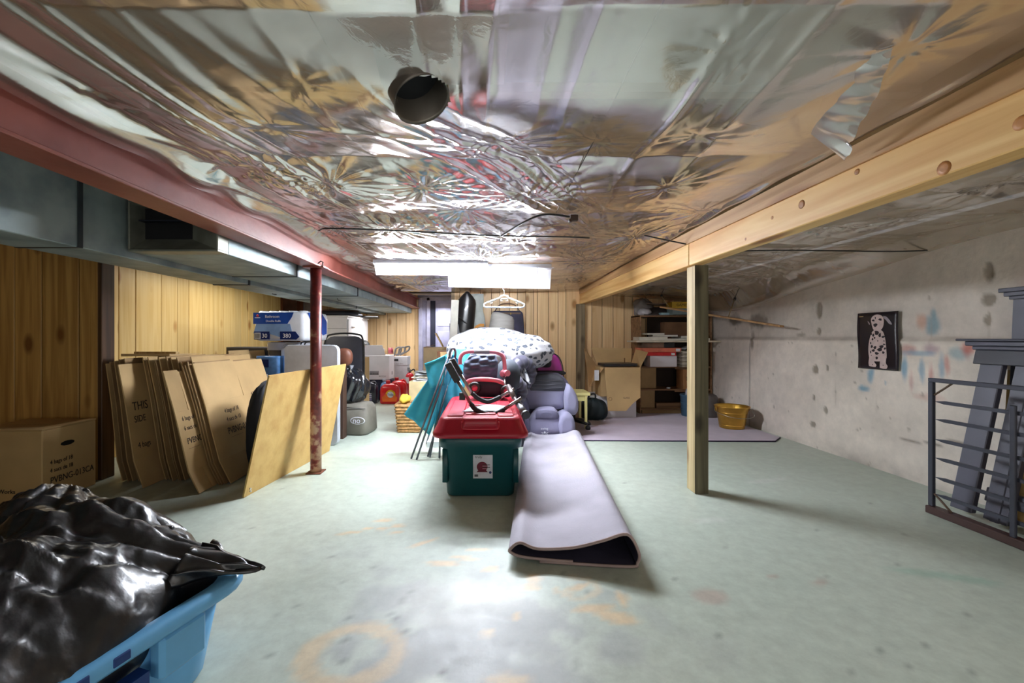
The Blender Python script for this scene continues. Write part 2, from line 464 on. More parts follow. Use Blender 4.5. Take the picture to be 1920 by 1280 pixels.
# ---- right wall: old painted concrete cast in lifts
nx, ny = 620, 110
gy, gz = np.meshgrid(np.linspace(YF, YB + 0.03, nx), np.linspace(-0.005, CZ, ny))
seamZ = 1.085 + 0.012 * (fbm(gy * 1.3, gy * 0, 4) - .5)
gxw = XR + 0.012 * (fbm(gy * 1.2, gz * 1.2, 6) - .5) + 0.006 * (fbm(gy * 8, gz * 8, 8) - .5)
gxw = gxw + np.where(gz > seamZ, 0.014, 0.0) - 0.010 * np.exp(-((gz - seamZ + .02) / 0.012) ** 2) * (0.4 + fbm(gy * 4, gz, 2))
colr = np.ones(gy.shape + (3,)) * np.array(srgb(232, 221, 209)[:3])
nn = fbm(gy * 1.8, gz * 2.5, 12)[..., None]
colr = colr * (0.80 + 0.4 * nn)
def wmark(y, z, ry, rz, c, s, seed=0, soft=0.7, dent=0.0):
    global colr, gxw
    d = np.sqrt(((gy - y) / ry) ** 2 + ((gz - z) / rz) ** 2) + 0.8 * (fbm(gy * 14, gz * 14, seed) - .47)
    m = s * (1 - sstep(1 - soft, 1, d))
    colr = colr * (1 - m[..., None]) + np.array(srgb(*c)[:3]) * m[..., None]
    if dent: gxw = gxw + dent * (1 - sstep(.5, 1, d))
def wp(px, py):                                  # spot on this wall
    Y = XR * 800 / (px - 913); return Y, H - (py - 632) * Y / 800
# upper lift is duller, seam is dirty
m = sstep(0, .03, gz - seamZ)[..., None]; colr = colr * (1 - 0.16 * m)
m = (np.exp(-((gz - seamZ) / 0.022) ** 2) * (0.25 + 0.9 * fbm(gy * 5, gz * 20, 14)))[..., None]
colr = colr * (1 - .55 * np.clip(m, 0, 1)) + np.array(srgb(95, 80, 58)[:3]) * .55 * np.clip(m, 0, 1)
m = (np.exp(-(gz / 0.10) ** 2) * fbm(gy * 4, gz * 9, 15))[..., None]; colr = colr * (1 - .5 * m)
for px, py, ry, rz, c, s in ((1640, 605, .30, .25, (190, 182, 172), .2), (1745, 607, .07, .10, (110, 150, 165), .55), (1748, 590, .03, .06, (110, 150, 165), .5),
        (1725, 600, .05, .09, (200, 150, 125), .5), (1700, 655, .09, .06, (190, 120, 110), .45), (1745, 655, .07, .055, (170, 130, 150), .45), (1800, 665, .1, .07, (130, 170, 180), .45),
        (1815, 655, .07, .07, (205, 110, 95), .6), (1632, 700, .05, .09, (110, 160, 185), .6), (1618, 728, .07, .035, (110, 160, 185), .6), (1660, 718, .02, .03, (110, 160, 185), .45),
        (1695, 690, .035, .14, (120, 165, 190), .6), (1708, 715, .03, .12, (190, 110, 110), .3), (1728, 700, .03, .14, (120, 165, 190), .5), (1745, 705, .025, .12, (205, 140, 130), .5),
        (1765, 690, .03, .11, (120, 165, 190), .45), (1775, 680, .03, .10, (205, 130, 120), .5), (1720, 662, .18, .03, (120, 165, 190), .45), (1740, 745, .16, .04, (205, 150, 135), .3),
        (1500, 628, .08, .02, (120, 105, 85), .4), (1410, 640, .05, .15, (110, 95, 78), .55), (1375, 600, .2, .1, (90, 78, 65), .6), (1420, 600, .25, .12, (90, 78, 65), .5)):
    Y, Z = wp(px, py); wmark(Y, Z, ry, rz, c, min(.85, s * 1.35), int(px))
for px, py, ry, rz in ((1850, 563, .055, .055), (1848, 600, .03, .05), (1850, 508, .04, .09), (1533, 580, .045, .10), (1528, 692, .05, .055), (1525, 795, .05, .035), (1532, 620, .03, .05),
        (1548, 770, .03, .05), (1526, 745, .02, .03), (1550, 690, .02, .03)):
    Y, Z = wp(px, py); wmark(Y, Z, ry, rz, (140, 128, 112), .8, int(px + py), .35, 0.010)
for k in range(70):
    wmark(1.2 + rnd.random() * 5, rnd.random() * 1.5, .006 + .012 * rnd.random(), .005 + .016 * rnd.random(), (130, 115, 96), .5, k, .5, .003)
for k in range(16):
    wmark(2 + rnd.random() * 4.2, .2 + rnd.random(), .012, .1 + .1 * rnd.random(), (165, 150, 132), .35, k + 200, .9)
for k in range(8):                                # crack lines near the bottom right
    y0 = 3.6 - k * .16; wmark(y0, .33 + .04 * math.sin(k * 2), .1, .008, (110, 92, 74), .7, k + 300, .7, .006)
m = np.exp(-((gy - 5.3) / 0.012) ** 2)[..., None] * .5 * sstep(0, .1, seamZ - gz)[..., None]; colr = colr * (1 - m)
gxw = gxw + .006 * np.exp(-((gy - 5.3) / 0.012) ** 2)
wr = struct(npgrid('wall_right', gxw, gy, gz, vcol_mat('old_concrete', rough=.85, bump=.35, bscale=22, mott=.1), colr))
b = MB(); b.box(XR + .03, XR + .1, YF, YB + .1, 0, CZ); struct(b.build('wall_right_core', M('dull_grey', (120, 115, 108), .9))); bpy.data.objects['wall_right_core'].parent = wr

# ---- panelled walls: every board its own piece
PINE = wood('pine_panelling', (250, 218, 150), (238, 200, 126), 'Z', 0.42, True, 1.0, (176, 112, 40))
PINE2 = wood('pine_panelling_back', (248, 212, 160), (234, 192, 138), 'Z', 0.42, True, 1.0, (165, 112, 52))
PINE_SHADE = wood('pine_panelling_shaded', (214, 170, 100), (176, 132, 70), 'Z', 0.45, True, 1.0, (110, 62, 20))  # same panelling, its shade put into darker colours
GROOVE = M('groove_backing', (98, 66, 34), .8)
def panelling(name, p0, p1, z0, z1, cuts, mat, thick=0.012, depth=0.10):
    """wall from p0 to p1 (room on its left-hand side), boards between the cuts (metres along)"""
    p0 = Vector((p0[0], p0[1], 0)); p1 = Vector((p1[0], p1[1], 0)); L = (p1 - p0).length
    x = (p1 - p0).normalized(); nrm = Vector((-x.y, x.x, 0))
    mt = Matrix.Identity(4)
    for i in range(3): mt[i][0] = x[i]; mt[i][1] = nrm[i]; mt[i][3] = p0[i]
    b = MB(); b.box(0, L, -depth, 0, z0, z1, mt)
    w = struct(b.build(name, GROOVE))
    cuts = [0] + [c for c in cuts if 0 < c < L] + [L]
    for i in range(len(cuts) - 1):
        g = .0035
        b = MB(); b.box(cuts[i] + g, cuts[i + 1] - g, 0, thick + .001 * (i % 3), z0, z1, mt)
        b.build('plank', mat, w, bevel=.0035)
    return w
def rcuts(L, seed, choices=(.10, .14, .18, .2, .23, .26)):
    r = random.Random(seed); c = []; s = .08
    while s < L: c.append(s); s += r.choice(choices)
    return c
# left wall (lit), runs along the room
panelling('wall_left', (XL, 7.05), (XL, 3.38), 0, CZ, [7.05 - v for v in (6.75, 6.48, 6.1, 5.93, 5.75, 5.52, 5.32, 5.11, 4.88, 4.70, 4.47, 4.14, 3.95, 3.7)], PINE)
# stretch facing the camera at the left edge, shade painted into the boards
w = panelling('wall_left_front', (-2.995, 3.30), (-4.6, 3.30), 0, CZ, [.15, .435, .645, .85, 1.05, 1.3], PINE_SHADE, depth=.08)
w.location = (0, 0, 0)
b = MB(); b.box(-3.0, -2.965, 3.285, 3.40, 0, CZ); struct(b.build('trim_1', wood('dark_trim', (86, 60, 38), (58, 38, 22), 'Z', .5, False), bevel=.004))
b = MB(); b.box(-4.6, -4.5, YF, 3.3, 0, CZ); struct(b.build('wall_left_rear', PINE_SHADE))
# far left wall beyond the doorway
panelling('wall_back_left', (-1.38, YL), (-3.5, YL), 0, CZ, rcuts(2.1, 4, (.18, .2, .23)), PINE2)
# back wall of the centre and right bays
panelling('wall_back', (XR, YB), (-.52, YB), 0, CZ, [XR - v for v in (3.1, 2.9, 2.72, 2.45, 2.25, 2.12, 1.95, 1.78, 1.62, 1.49, 1.22, 1.10, .95, .78, .72, .60, .47, .35, .2, .07, -.1, -.26, -.42)], PINE2)
b = MB(); b.box(-.55, -.52, YB, YL, 0, CZ); b.box(-.55, -.50, YB - .02, YB + .03, 0, CZ); struct(b.build('wall_back_return', M('raw_stud', (170, 150, 120), .7)))
# far doorway: wall, frame, lavender door
b = MB(); b.box(-.60, -.52, YL - .05, YL + .05, 0, CZ); b.box(-1.40, -.6, YL - .04, YL + .05, 1.86, CZ)
struct(b.build('wall_back_far', M('lavender_paint', (188, 186, 214), .5)))
b = MB(); b.box(-1.38, -1.30, YL - .08, YL + .03, 0, 1.9); b.box(-1.22, -1.15, YL - .06, YL + .03, 0, 1.9); b.box(-1.38, -.58, YL - .06, YL + .03, 1.84, 1.92)
struct(b.build('trim_2', M('lavender_frame', (178, 176, 200), .45), bevel=.006))
b = MB(); b.box(-1.04, -.58, YL - .05, YL - .01, 0, 1.84)
d1 = struct(b.build('door_1', M('lavender_door', (176, 176, 212), .4), bevel=.004))
b = MB(); b.box(-1.0, -.62, YL - .058, YL - .045, 0.1, 1.22); b.box(-1.0, -.62, YL - .058, YL - .045, 1.32, 1.78); b.build('door_panel', M('lavender_panel', (190, 190, 224), .4), d1, bevel=.005)
b = MB(); b.box(-1.15, -1.04, YL + .02, YL + .05, 0, 1.84); struct(b.build('door_2', M('door_gap', (40, 42, 62), .6)))
b = MB(); b.box(-1.30, -1.22, YL - .02, YL + .02, 0, 1.84); struct(b.build('trim_3', M('lavender_frame', (178, 176, 200), .45)))
# pink room seen through the gap in the left wall
b = MB(); b.box(-4.5, -4.42, 6.4, 9.5, 0, CZ); struct(b.build('wall_far_left', M('pink_paint', (238, 186, 160), .6)))
b = MB(); b.box(XL - .1, XL + .02, 7.05, 7.11, 0, CZ); b.box(XL - .08, XL - .02, 7.85, 8.0, 0, CZ)
struct(b.build('trim_4', wood('red_brown_trim', (150, 84, 54), (110, 56, 34), 'Z', .4, False), bevel=.004))
b = MB(); b.box(XL - .06, XL, 8.0, YL, 0, CZ); struct(b.build('wall_left_far', M('lavender_grey', (180, 178, 186), .6)))
b = MB(); b.box(-4.5, XL - .1, 6.35, 6.4, 0, CZ); struct(b.build('wall_far_front', M('pink_paint', (238, 186, 160), .6)))
b = MB(); b.box(-4.6, XL - .06, YL + .1, YL + .2, 0, CZ); b.box(-3.5, -.4, YL + .2, YL + .25, 0, CZ); struct(b.build('wall_far_end', M('pink_paint', (238, 186, 160), .6)))
b = MB(); b.box(-4.6, XR + .1, YF - .1, YF, 0, CZ); struct(b.build('wall_front', M('front_wall_paint', (150, 140, 125), .8)))

# ---- ceiling above the plastic: deck and joists, faced with batts between
deck = MB(); deck.box(-4.6, XR + .1, YF - .1, 9.6, CZ + .05, CZ + .12)
ceil = struct(deck.build('ceiling', M('subfloor_boards', (206, 172, 130), .8, var=.2, scale=1.2, col2=(160, 140, 112))))
JW = wood('joist_wood', (206, 184, 152), (182, 158, 126), 'X', .7, False)
for k in range(21):
    y = -1.45 + .406 * k
    if y > 6.4: break
    b = MB(); b.box(-1.42, 1.42, y, y + .04, CZ - .06, CZ + .05); b.build('joist', JW, ceil)
BAT = [M('batt_tan', (208, 190, 166), .9, var=.22, scale=2.2, bump=.5, bscale=9, col2=(186, 166, 142)), M('batt_grey', (150, 152, 136), .9, var=.3, scale=2.5, bump=.5, bscale=9, col2=(108, 108, 96)),
       M('batt_pink', (206, 170, 156), .9, var=.2, scale=2, bump=.5, bscale=9, col2=(166, 132, 120))]
rb = random.Random(5)
for k in range(20):
    y = -1.45 + .406 * k + .05
    if y > 6.3: break
    x = -1.4
    while x < 1.36:
        w_ = rb.choice((.5, .7, .95)); x1 = min(x + w_, 1.4)
        b = MB(); x0_, x1_, y0_, y1_ = x, x1, y, y + .345
        zz = CZ - .015 - .03 * rb.random()
        b.grid(lambda u, v: (x0_ + (x1_ - x0_) * u, y0_ + (y1_ - y0_) * v, zz - .02 * math.sin(math.pi * u) ** .5 * math.sin(math.pi * v) ** .5), 6, 5)
        b.build('insulation_batt', BAT[rb.choice((0, 0, 1, 2, 1 if y < 2 else 0))], ceil, thick=.01)
        x = x1 + .004

# ---- plastic sheet under the joists: stapled, pleated, sagging
def sheet(name, x0, x1, y0, y1, nx, ny, base, stars, folds, mat, label, edge=None, seed=1, hole=None, res=None):
    gx, gy = np.meshgrid(np.linspace(x0, x1, nx), np.linspace(y0, y1, ny))
    z = base(gx, gy)
    for k, (sx, sy, rad, amp, npl, up) in enumerate(stars):
        dx = gx - sx; dy = gy - sy; r = np.sqrt(dx * dx + dy * dy) + 1e-6; th = np.arctan2(dy, dx)
        env = np.exp(-(r / rad) ** 1.5)
        wob = 0.6 * np.sin(th * 2 + k) + 0.5 * vnoise(th * 1.3 + 10, r * 7 + k, seed + k)
        pl = np.abs(np.sin(th * npl / 2 + wob * 2.2 + k)) * (.45 + .8 * vnoise(np.cos(th) * 3 + 5 * k, np.sin(th) * 3 + 9, seed + 3 * k))
        z = z + up * np.exp(-(r / (rad * .75)) ** 2) - amp * pl * env * sstep(0, .06, r) * np.minimum(1, r / .05)
    for k, (fx, fy, ang, ln, wd, fr, amp) in enumerate(folds):
        ca, sa = math.cos(ang), math.sin(ang)
        u = (gx - fx) * ca + (gy - fy) * sa; v = -(gx - fx) * sa + (gy - fy) * ca
        env = np.exp(-(u / ln) ** 4 - (v / wd) ** 2)
        q = v * fr + .9 * vnoise(u * 1.6, v * 2, seed + 70 + k)
        z = z - .5 * amp * env * (ridge(q, u * .55 + 3, seed + 90 + k) ** 2.2)
    # general crinkle
    z = z + .010 * (fbm(gx * 2.3, gy * 2.3, seed + 5) - .5)
    z = z + .0045 * sstep(1.6, 3.4, gy) * ridge(gx * 9 + 2 * vnoise(gx * 2, gy * 2, 3), gy * 3.2, seed + 8) ** 3 + .0018 * sstep(1.4, 3.2, gy) * ridge(gx * 22, gy * 16 + 3 * vnoise(gx * 3, gy * 3, 4), seed + 9) ** 2
    if edge: z = edge(gx, gy, z)
    ob = npgrid(name, gx, gy, z, mat)
    if hole:
        bm = bmesh.new(); bm.from_mesh(ob.data)
        hx, hy, hr = hole
        bmesh.ops.delete(bm, geom=[v for v in bm.verts if (v.co.x - hx) ** 2 + (v.co.y - hy) ** 2 < hr * hr], context='VERTS')
        bm.to_mesh(ob.data); bm.free()
    return tag(ob, label, 'sheet')
HX, HY = -.21, 1.20
def c_base(x, y):
    z = 1.862 + .010 * sstep(1.2, 2.5, y) - .055 * sstep(2.5, 5.8, y) - .012 * np.sin(np.clip((x + 1.38) / 2.76, 0, 1) * math.pi)
    z = z - .03 * np.abs(np.sin((y + .4) / .406 * math.pi / 2 + 1)) * sstep(0, .6, 1.38 - np.abs(x)) 
    z = z - .05 * np.exp(-(((x - HX) / .28) ** 2 + ((y - HY) / .22) ** 2))
    return z
def c_edge(x, y, z):
    # drops over the steel beam on the left and down the timber on the right
    t = sstep(-1.22, -1.375, x)
    z = z + sstep(-.95, -1.2, x) * (1 - t) * .02
    z = z * (1 - t) + (1.815 + .010 * np.sin(y * 9 + 2 * np.sin(y * 3))) * t
    t2 = sstep(1.375, 1.412, x)
    z = z * (1 - t2) + (1.852 + .004 * np.sin(y * 13)) * t2
    t3 = sstep(6.3, 6.58, y)
    return np.minimum(z, 1.884 - .08 * t3)
def cp(px, py, Z=1.87):                          # ceiling spot at height Z
    Y = (Z - H) * 800 / (632 - py); return (px - 913) * Y / 800, Y
stars = []
for px, py, rad, amp, npl, up in ((620, 335, .33, .020, 17, .03), (795, 340, .26, .018, 15, .02), (480, 318, .24, .016, 12, .03), (290, 213, .13, .016, 9, .04), (448, 325, .12, .016, 9, .03),
        (515, 215, .18, .010, 9, .03), (935, 252, .22, .016, 12, .02), (985, 350, .28, .020, 15, .02), (1020, 300, .2, .012, 11, .02), (870, 390, .3, .016, 17, .02), (1190, 445, .45, .018, 21, .03),
        (1330, 400, .3, .014, 17, .02), (960, 440, .35, .02, 19, .01), (740, 420, .35, .015, 17, .02), (640, 430, .3, .015, 13, .03), (1250, 340, .25, .012, 11, .02),
        (1370, 75, .16, .012, 7, .03), (1120, 255, .16, .010, 9, .02), (1700, 80, .22, .02, 9, .03), (1310, 240, .14, .010, 7, .02), (560, 120, .15, .008, 7, .02),
        (165, 180, .1, .02, 7, .03), (900, 470, .4, .02, 19, .02), (1100, 480, .4, .018, 17, .02), (780, 520, .5, .02, 19, .01), (1000, 515, .5, .015, 17, .01)):
    X, Y = cp(px, py); near = .35 + .65 * min(1, max(0, (Y - 1.2) / 1.6)); stars.append((max(-1.36, min(1.34, X)), Y, rad, amp * near * .8, npl, up * (.6 if Y > 1.5 else .1)))
folds = [(-.95, 1.6, 1.45, 1.3, .30, 11, .030), (-.55, 1.1, 1.15, .8, .25, 10, .022), (.15, 2.0, .98, .75, .22, 15, .042), (.35, 2.35, 1.0, .6, .16, 16, .034), (.0, 1.15, 1.6, .5, .22, 11, .018),
         (-.4, 1.45, .2, .45, .10, 22, .02), (.95, 1.25, 1.5, .7, .18, 9, .030), (.62, 1.55, 1.57, .5, .10, 10, .024), (-.2, 3.3, 1.2, .8, .5, 12, .022), (-1.15, 2.6, 1.4, 1.6, .12, 16, .030),
         (.4, 4.6, .1, .9, .7, 9, .012), (1.0, 3.2, 1.3, 1.2, .35, 10, .016), (-1.1, 5.2, 1.35, 1.3, .2, 16, .024), (-.75, 2.4, 1.3, .5, .2, 14, .018)]
SHEET = plastic_sheet('clear_polythene', .58, (218, 204, 192), rough=.15, glossw=.34, bump=.15)
tag(sheet('plastic_sheet', -1.385, 1.414, YF + .02, YB - .02, 340, 900, c_base, stars, folds, SHEET,
      'clear crinkled polythene sheet stapled under joists over the middle bay', c_edge, 11, (HX + .03, HY, .074)), 'clear crinkled polythene sheet stapled under joists over the middle bay', 'sheet')
def r_base(x, y):
    w = 1.80 - .02 * np.sin((x - 1.5) * 2) - .10 * sstep(3.2, 5.2, y) * sstep(2.0, 3.2, x) - .05 * sstep(4.2, 6.5, y)
    return w
def r_edge(x, y, z):
    t = sstep(2.95, 3.235, x); low = 1.735 - .26 * sstep(3.1, 5.1, y) + .03 * np.sin(y * 3.1)
    return z * (1 - t) + low * t
st = [(1.6 + 1.5 * rb.random(), .8 + 5.6 * rb.random(), .3, .012, 11, .02) for k in range(18)]
fo = [(2.3, 4.2, .15, .9, .6, 14, .03), (2.5, 5.2, .35, .9, .5, 13, .04), (2.2, 3.2, .1, .9, .4, 10, .022), (3.0, 4.4, 1.1, 1.0, .16, 13, .05), (2.4, 2.0, .2, 1.0, .8, 8, .02), (2.2, 6.0, .0, .9, .4, 12, .03)]
SHEET2 = plastic_sheet('dusty_polythene', .72, (228, 212, 182), rough=.2, glossw=.35)
sheet('plastic_sheet', 1.528, 3.242, YF + .02, YB - .02, 170, 560, r_base, st, fo, SHEET2, 'dusty polythene sheet sagging over the right bay and down the concrete wall', r_edge, 23)
def l_base(x, y): return 1.925 + 0 * x
SHEET3 = plastic_sheet('left_polythene', .6, (200, 202, 180), rough=.25, glossw=.3)
sheet('plastic_sheet', -3.40, -1.47, YF + .02, YL - .05, 60, 300, l_base, [], [(-2.2, 2, 1.57, 3, .5, 8, .02)], SHEET3, 'smooth greenish polythene sheet above the ducts in the left bay', None, 31)
# torn flap of sheet hanging near the timber beam
FR = catmull([(1.03, 1.08, 1.835), (1.17, 1.28, 1.815), (1.26, 1.45, 1.795), (1.37, 1.63, 1.768)], 8)
b = MB()
def flap(u, v):
    L_ = Vector((.93, 1.12, 1.868)).lerp(Vector((1.20, 1.58, 1.852)), v)
    R_ = FR[min(int(v * (len(FR) - 1)), len(FR) - 1)]
    p = L_.lerp(R_, u); p.z -= .012 * math.sin(u * 3.1 + v * 3) * u + .006 * math.sin(v * 31 + u * 4) * u; p.y += .012 * math.sin(v * 47) * (v > .8) * u
    return p
b.grid(flap, 16, 40)
tag(b.build('plastic_flap', plastic_sheet('milky_polythene', .8, (225, 220, 222), rough=.2), origin=None), 'milky torn flap of polythene hanging down beside the timber beam', 'sheet')

# ---- black cables and strings along the ceiling
BLACK = M('black_rubber', (22, 22, 24), .45)
def cable(pts, r, label, mat=None, n=10):
    b = MB(); b.tube(catmull(pts, n), r, 6); o = b.build('cable', mat or BLACK); return tag(o, label, 'cable')
def zc(px, py, Z=1.805):
    X, Y = cp(px, py, Z); return (X, Y, Z)
cable([zc(598, 432, 1.80), zc(622, 428, 1.79), zc(760, 433, 1.785), zc(910, 441, 1.785), zc(1060, 444, 1.79), zc(1105, 446, 1.80)], .005, 'black cable running straight across the middle ceiling sheet')
o = cable([zc(938, 443, 1.785), zc(985, 415, 1.79), zc(1022, 402, 1.80), zc(1068, 406, 1.80)], .006, 'short kinked black wire with a clip branching from the ceiling cable')
b = MB(); c = zc(1077, 408, 1.80); b.box(c[0] - .025, c[0] + .02, c[1] - .015, c[1] + .015, c[2] - .02, c[2] + .015); b.box(c[0] - .035, c[0] - .015, c[1] - .02, c[1] + .01, c[2] - .028, c[2] - .01)
b.build('clip', M('rusty_brown', (70, 48, 36), .6), o, bevel=.003)
cable([(1.15, 3.12, 1.845), (1.30, 3.08, 1.80), (1.418, 3.04, 1.763)], .005, 'short end of dark wire above the timber beam joint')
cable([(1.7, 3.32, 1.765), (2.3, 3.24, 1.76), (2.95, 3.16, 1.735), (3.2, 3.1, 1.73)], .005, 'dark wire across the right bay ceiling sheet')
cable([zc(578, 215, 1.87), zc(640, 265, 1.86), zc(690, 300, 1.86), zc(745, 370, 1.84), zc(800, 425, 1.80)], .0022, 'thin pale seam string crossing the ceiling sheet left of the duct hole', M('pale_string', (170, 160, 148), .6))
cable([zc(1245, 0, 1.86), zc(1185, 120, 1.86), zc(1120, 252, 1.85), zc(1062, 360, 1.83), zc(1040, 405, 1.8)], .0022, 'thin dark seam string crossing the ceiling sheet right of the duct hole', M('dark_string', (80, 72, 64), .6))

# ---- round duct stub poking through the sheet
t = thing('duct_stub', 'open round metal duct stub poking down through the ceiling sheet', 'duct', (HX, HY, 1.905))
b = MB()
def ringat(c, r, ax, n=28):
    ax = Vector(ax).normalized(); u = ax.cross(Vector((0, 1, 0))).normalized(); v = ax.cross(u)
    return [Vector(c) + (u * math.cos(2 * math.pi * k / n) + v * math.sin(2 * math.pi * k / n)) * r for k in range(n)]
ax = (.42, -.28, -1)
b.loft([ringat((-.035, -.0, .045), .085, (0, 0, -1)), ringat((-.01, .0, -.07), .080, (.2, -.1, -1)), ringat((.025, -.01, -.135), .078, ax), ringat((.03, -.015, -.150), .081, ax), ringat((.028, -.013, -.142), .075, ax), ringat((.0, 0, -.06), .073, (.2, -.1, -1)), ringat((-.035, 0, .045), .073, (0, 0, -1))], False, False)
b.build('pipe', M('stub_galvanised', (118, 112, 104), .42, .6, var=.2), t)
b = MB(); b.loft([ringat((.0, .0, -.075), .072, ax), ringat((.001, .0, -.077), .072, ax)], True, True); b.build('dark_cap', M('dark_inside', (30, 32, 38), .7), t)  # dark cap put in so the pipe reads as unlit inside

# ---- steel beam (red oxide) and its post
RED = M('red_oxide_paint', (152, 84, 72), .42, .0, var=.18, scale=3, bump=.15, bscale=25, stretch=(1, 1, 1), col2=(122, 62, 54))
t = thing('steel_beam', 'long rust-red painted steel I-beam along the left of the middle bay', 'beam', (-1.43, 3.5, 1.674))
b = MB(); b.box(-.075, .075, -5.1, 5.15, 0, .014); b.build('bottom_flange', RED, t, bevel=.003)
b = MB(); b.box(-.005, .005, -5.1, 5.15, .014, .19); b.build('web', RED, t)
b = MB(); b.box(-.075, .075, -5.1, 5.15, .19, .204); b.build('top_flange', RED, t)
t = thing('steel_post', 'round rust-red steel post standing in front of the particle board', 'post', (-1.395, 3.48, 0))
m, nt, p = newmat('worn_red_post'); N = nt.nodes; L = nt.links
tc = N.new('ShaderNodeTexCoord'); nz = N.new('ShaderNodeTexNoise'); nz.inputs['Scale'].default_value = 14; nz.inputs['Detail'].default_value = 7; L.new(tc.outputs['Object'], nz.inputs['Vector'])
sx = N.new('ShaderNodeSeparateXYZ'); L.new(tc.outputs['Object'], sx.inputs[0])
mr = N.new('ShaderNodeMapRange'); mr.inputs[1].default_value = 0; mr.inputs[2].default_value = .75; mr.inputs[3].default_value = .13; mr.inputs[4].default_value = -.08; L.new(sx.outputs[2], mr.inputs[0])
ad = N.new('ShaderNodeMath'); L.new(nz.outputs[0], ad.inputs[0]); L.new(mr.outputs[0], ad.inputs[1])
cr = N.new('ShaderNodeValToRGB'); e = cr.color_ramp.elements; e[0].position = .52; e[0].color = srgb(128, 48, 42); e[1].position = .62; e[1].color = srgb(188, 150, 120); e2 = cr.color_ramp.elements.new(.4); e2.color = srgb(98, 36, 34)
L.new(ad.outputs[0], cr.inputs[0]); L.new(cr.outputs[0], p.inputs['Base Color']); p.inputs['Roughness'].default_value = .42
b = MB(); b.tube([(0, 0, 0.008), (0, 0, 1.66)], .044, 24); b.build('pole', m, t)
b = MB(); b.box(-.085, .085, -.06, .06, 1.66, 1.673); b.build('cap_plate', RED, t, bevel=.002)
b = MB(); b.box(-.06, .06, -.06, .06, 0, .008); b.build('base_plate', M('rust', (110, 62, 40), .8), t)
for s in (-1, 1):
    b = MB(); b.tube([(s * .07, -.055, 1.665), (s * .082, -.06, 1.70), (s * .06, -.05, 1.712), (s * .035, -.05, 1.692)], .005, 6); b.build('hook_bolt', M('dark_iron', (60, 44, 40), .5, .6), t)

# ---- timber beam, its joint, and posts
FIR = wood('beam_fir', (246, 206, 136), (222, 168, 98), 'Y', .5, True, .7, (150, 84, 34))
PALE = wood('pale_timber', (226, 196, 140), (190, 156, 104), 'Z', .6, True, 1, (130, 90, 50))
OLD = wood('weathered_timber', (152, 134, 104), (112, 96, 72), 'Z', .7, True, 1, (70, 52, 36))
t = thing('timber_beam', 'long pale fir beam with knots between middle and right bays', 'beam', (1.475, 3.0, 1.607))
b = MB(); b.box(-.045, .045, -4.6, .02, 0, .235); b.build('beam_length', FIR, t, bevel=.004)
b = MB(); b.box(-.045, .045, .025, 3.58, 0, .235); b.build('beam_length', FIR, t, bevel=.004)
b = MB(); b.box(-.058, -.0455, -4.6, 3.55, .152, .236); b.build('nailing_strip', wood('strip_fir', (214, 170, 118), (184, 138, 88), 'Y', .5, True, .7, (150, 100, 60)), t, bevel=.002)
for px, py, r_ in ((1770, 315, .022), (1503, 383, .02), (1607, 322, .012), (1448, 408, .009), (1398, 448, .008), (1915, 230, .02), (1225, 482, .012)):
    yk = 1.43 * 800 / (px - 913); zk = H + (632 - py) * yk / 800
    b = MB(); b.lathe([(0, -.0458), (r_ * .5, -.0458), (r_, -.0452), (r_, -.044)], 14, (0, yk - 3.0, zk - 1.607), 'X'); k_ = b.build('knot', wood('knot_wood', (196, 134, 74), (150, 92, 44), 'X', .5, False), t)
INKB = M('ink_dark', (58, 44, 32), .8)
def post(label, x, y, w, d, h, mat, name='timber_post'):
    b = MB(); b.box(-w / 2, w / 2, -d / 2, d / 2, 0, h)
    return tag(_at(b.build(name, mat, None, bevel=.003), (x, y, 0)), label, 'post')
def _at(o, loc, rz=0):
    o.location = loc; o.rotation_euler = (0, 0, rz); return o
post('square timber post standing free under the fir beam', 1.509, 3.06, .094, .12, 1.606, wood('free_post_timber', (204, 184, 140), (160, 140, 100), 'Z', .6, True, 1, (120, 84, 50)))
fp_ = bpy.data.objects['timber_post']; b = MB(); b.box(-.047, .047, -.0625, -.0595, 0, 1.606); b.build('dark_face', wood('dark_timber', (112, 104, 80), (82, 76, 58), 'Z', .75, True, 1, (50, 42, 30)), fp_)  # thin slab in a darker tone over the post front
post('grey weathered timber post against the panelled back wall', 1.43, 6.53, .12, .10, 1.606, OLD)

# ---- galvanised ducts of the left bay
GALV = M('galvanised_sheet', (160, 174, 174), .55, .4, var=.12, scale=5, bump=.06, bscale=14, col2=(122, 138, 142))
GALVD = M('duct_joint', (60, 66, 70), .5, .5)
t = thing('trunk_duct', 'long galvanised rectangular trunk duct along the left panelled wall', 'duct', (-2.19, 3.4, 1.552))
cuts = [-5.0, -2.9, -1.26, .28, 1.75, 3.3, 5.2]
for i in range(len(cuts) - 1):
    b = MB(); o_ = .012 if i < 2 else 0
    b.box(-.16, .14 + o_, cuts[i], cuts[i + 1] - .012, -o_ * .3, .355); b.build('duct_section', GALV, t, bevel=.004)
    b = MB(); b.box(-.163, .147 + o_, cuts[i + 1] - .018, cuts[i + 1] + .006, -.005, .357); b.build('joint', GALVD, t)
t = thing('branch_duct', 'galvanised branch duct with an open square end facing the camera', 'duct', (-1.79, 2.41, 1.585))
b = MB()
b.box(-.24, .27, .10, 1.0, 0, .29); b.build('duct_section', GALV, t, bevel=.003)
for i, (a, c_) in enumerate(((1.0, 2.6), (2.6, 4.4), (4.4, 6.2))):
    b = MB(); b.box(-.24, .27, a + .012, c_, 0, .29); b.build('duct_section', GALV, t, bevel=.003)
    b = MB(); b.box(-.243, .277, a - .006, a + .014, -.005, .295); b.build('joint', GALVD, t)
b = MB(); DK = M('duct_dark', (150, 152, 140), .45, .5, var=.2)
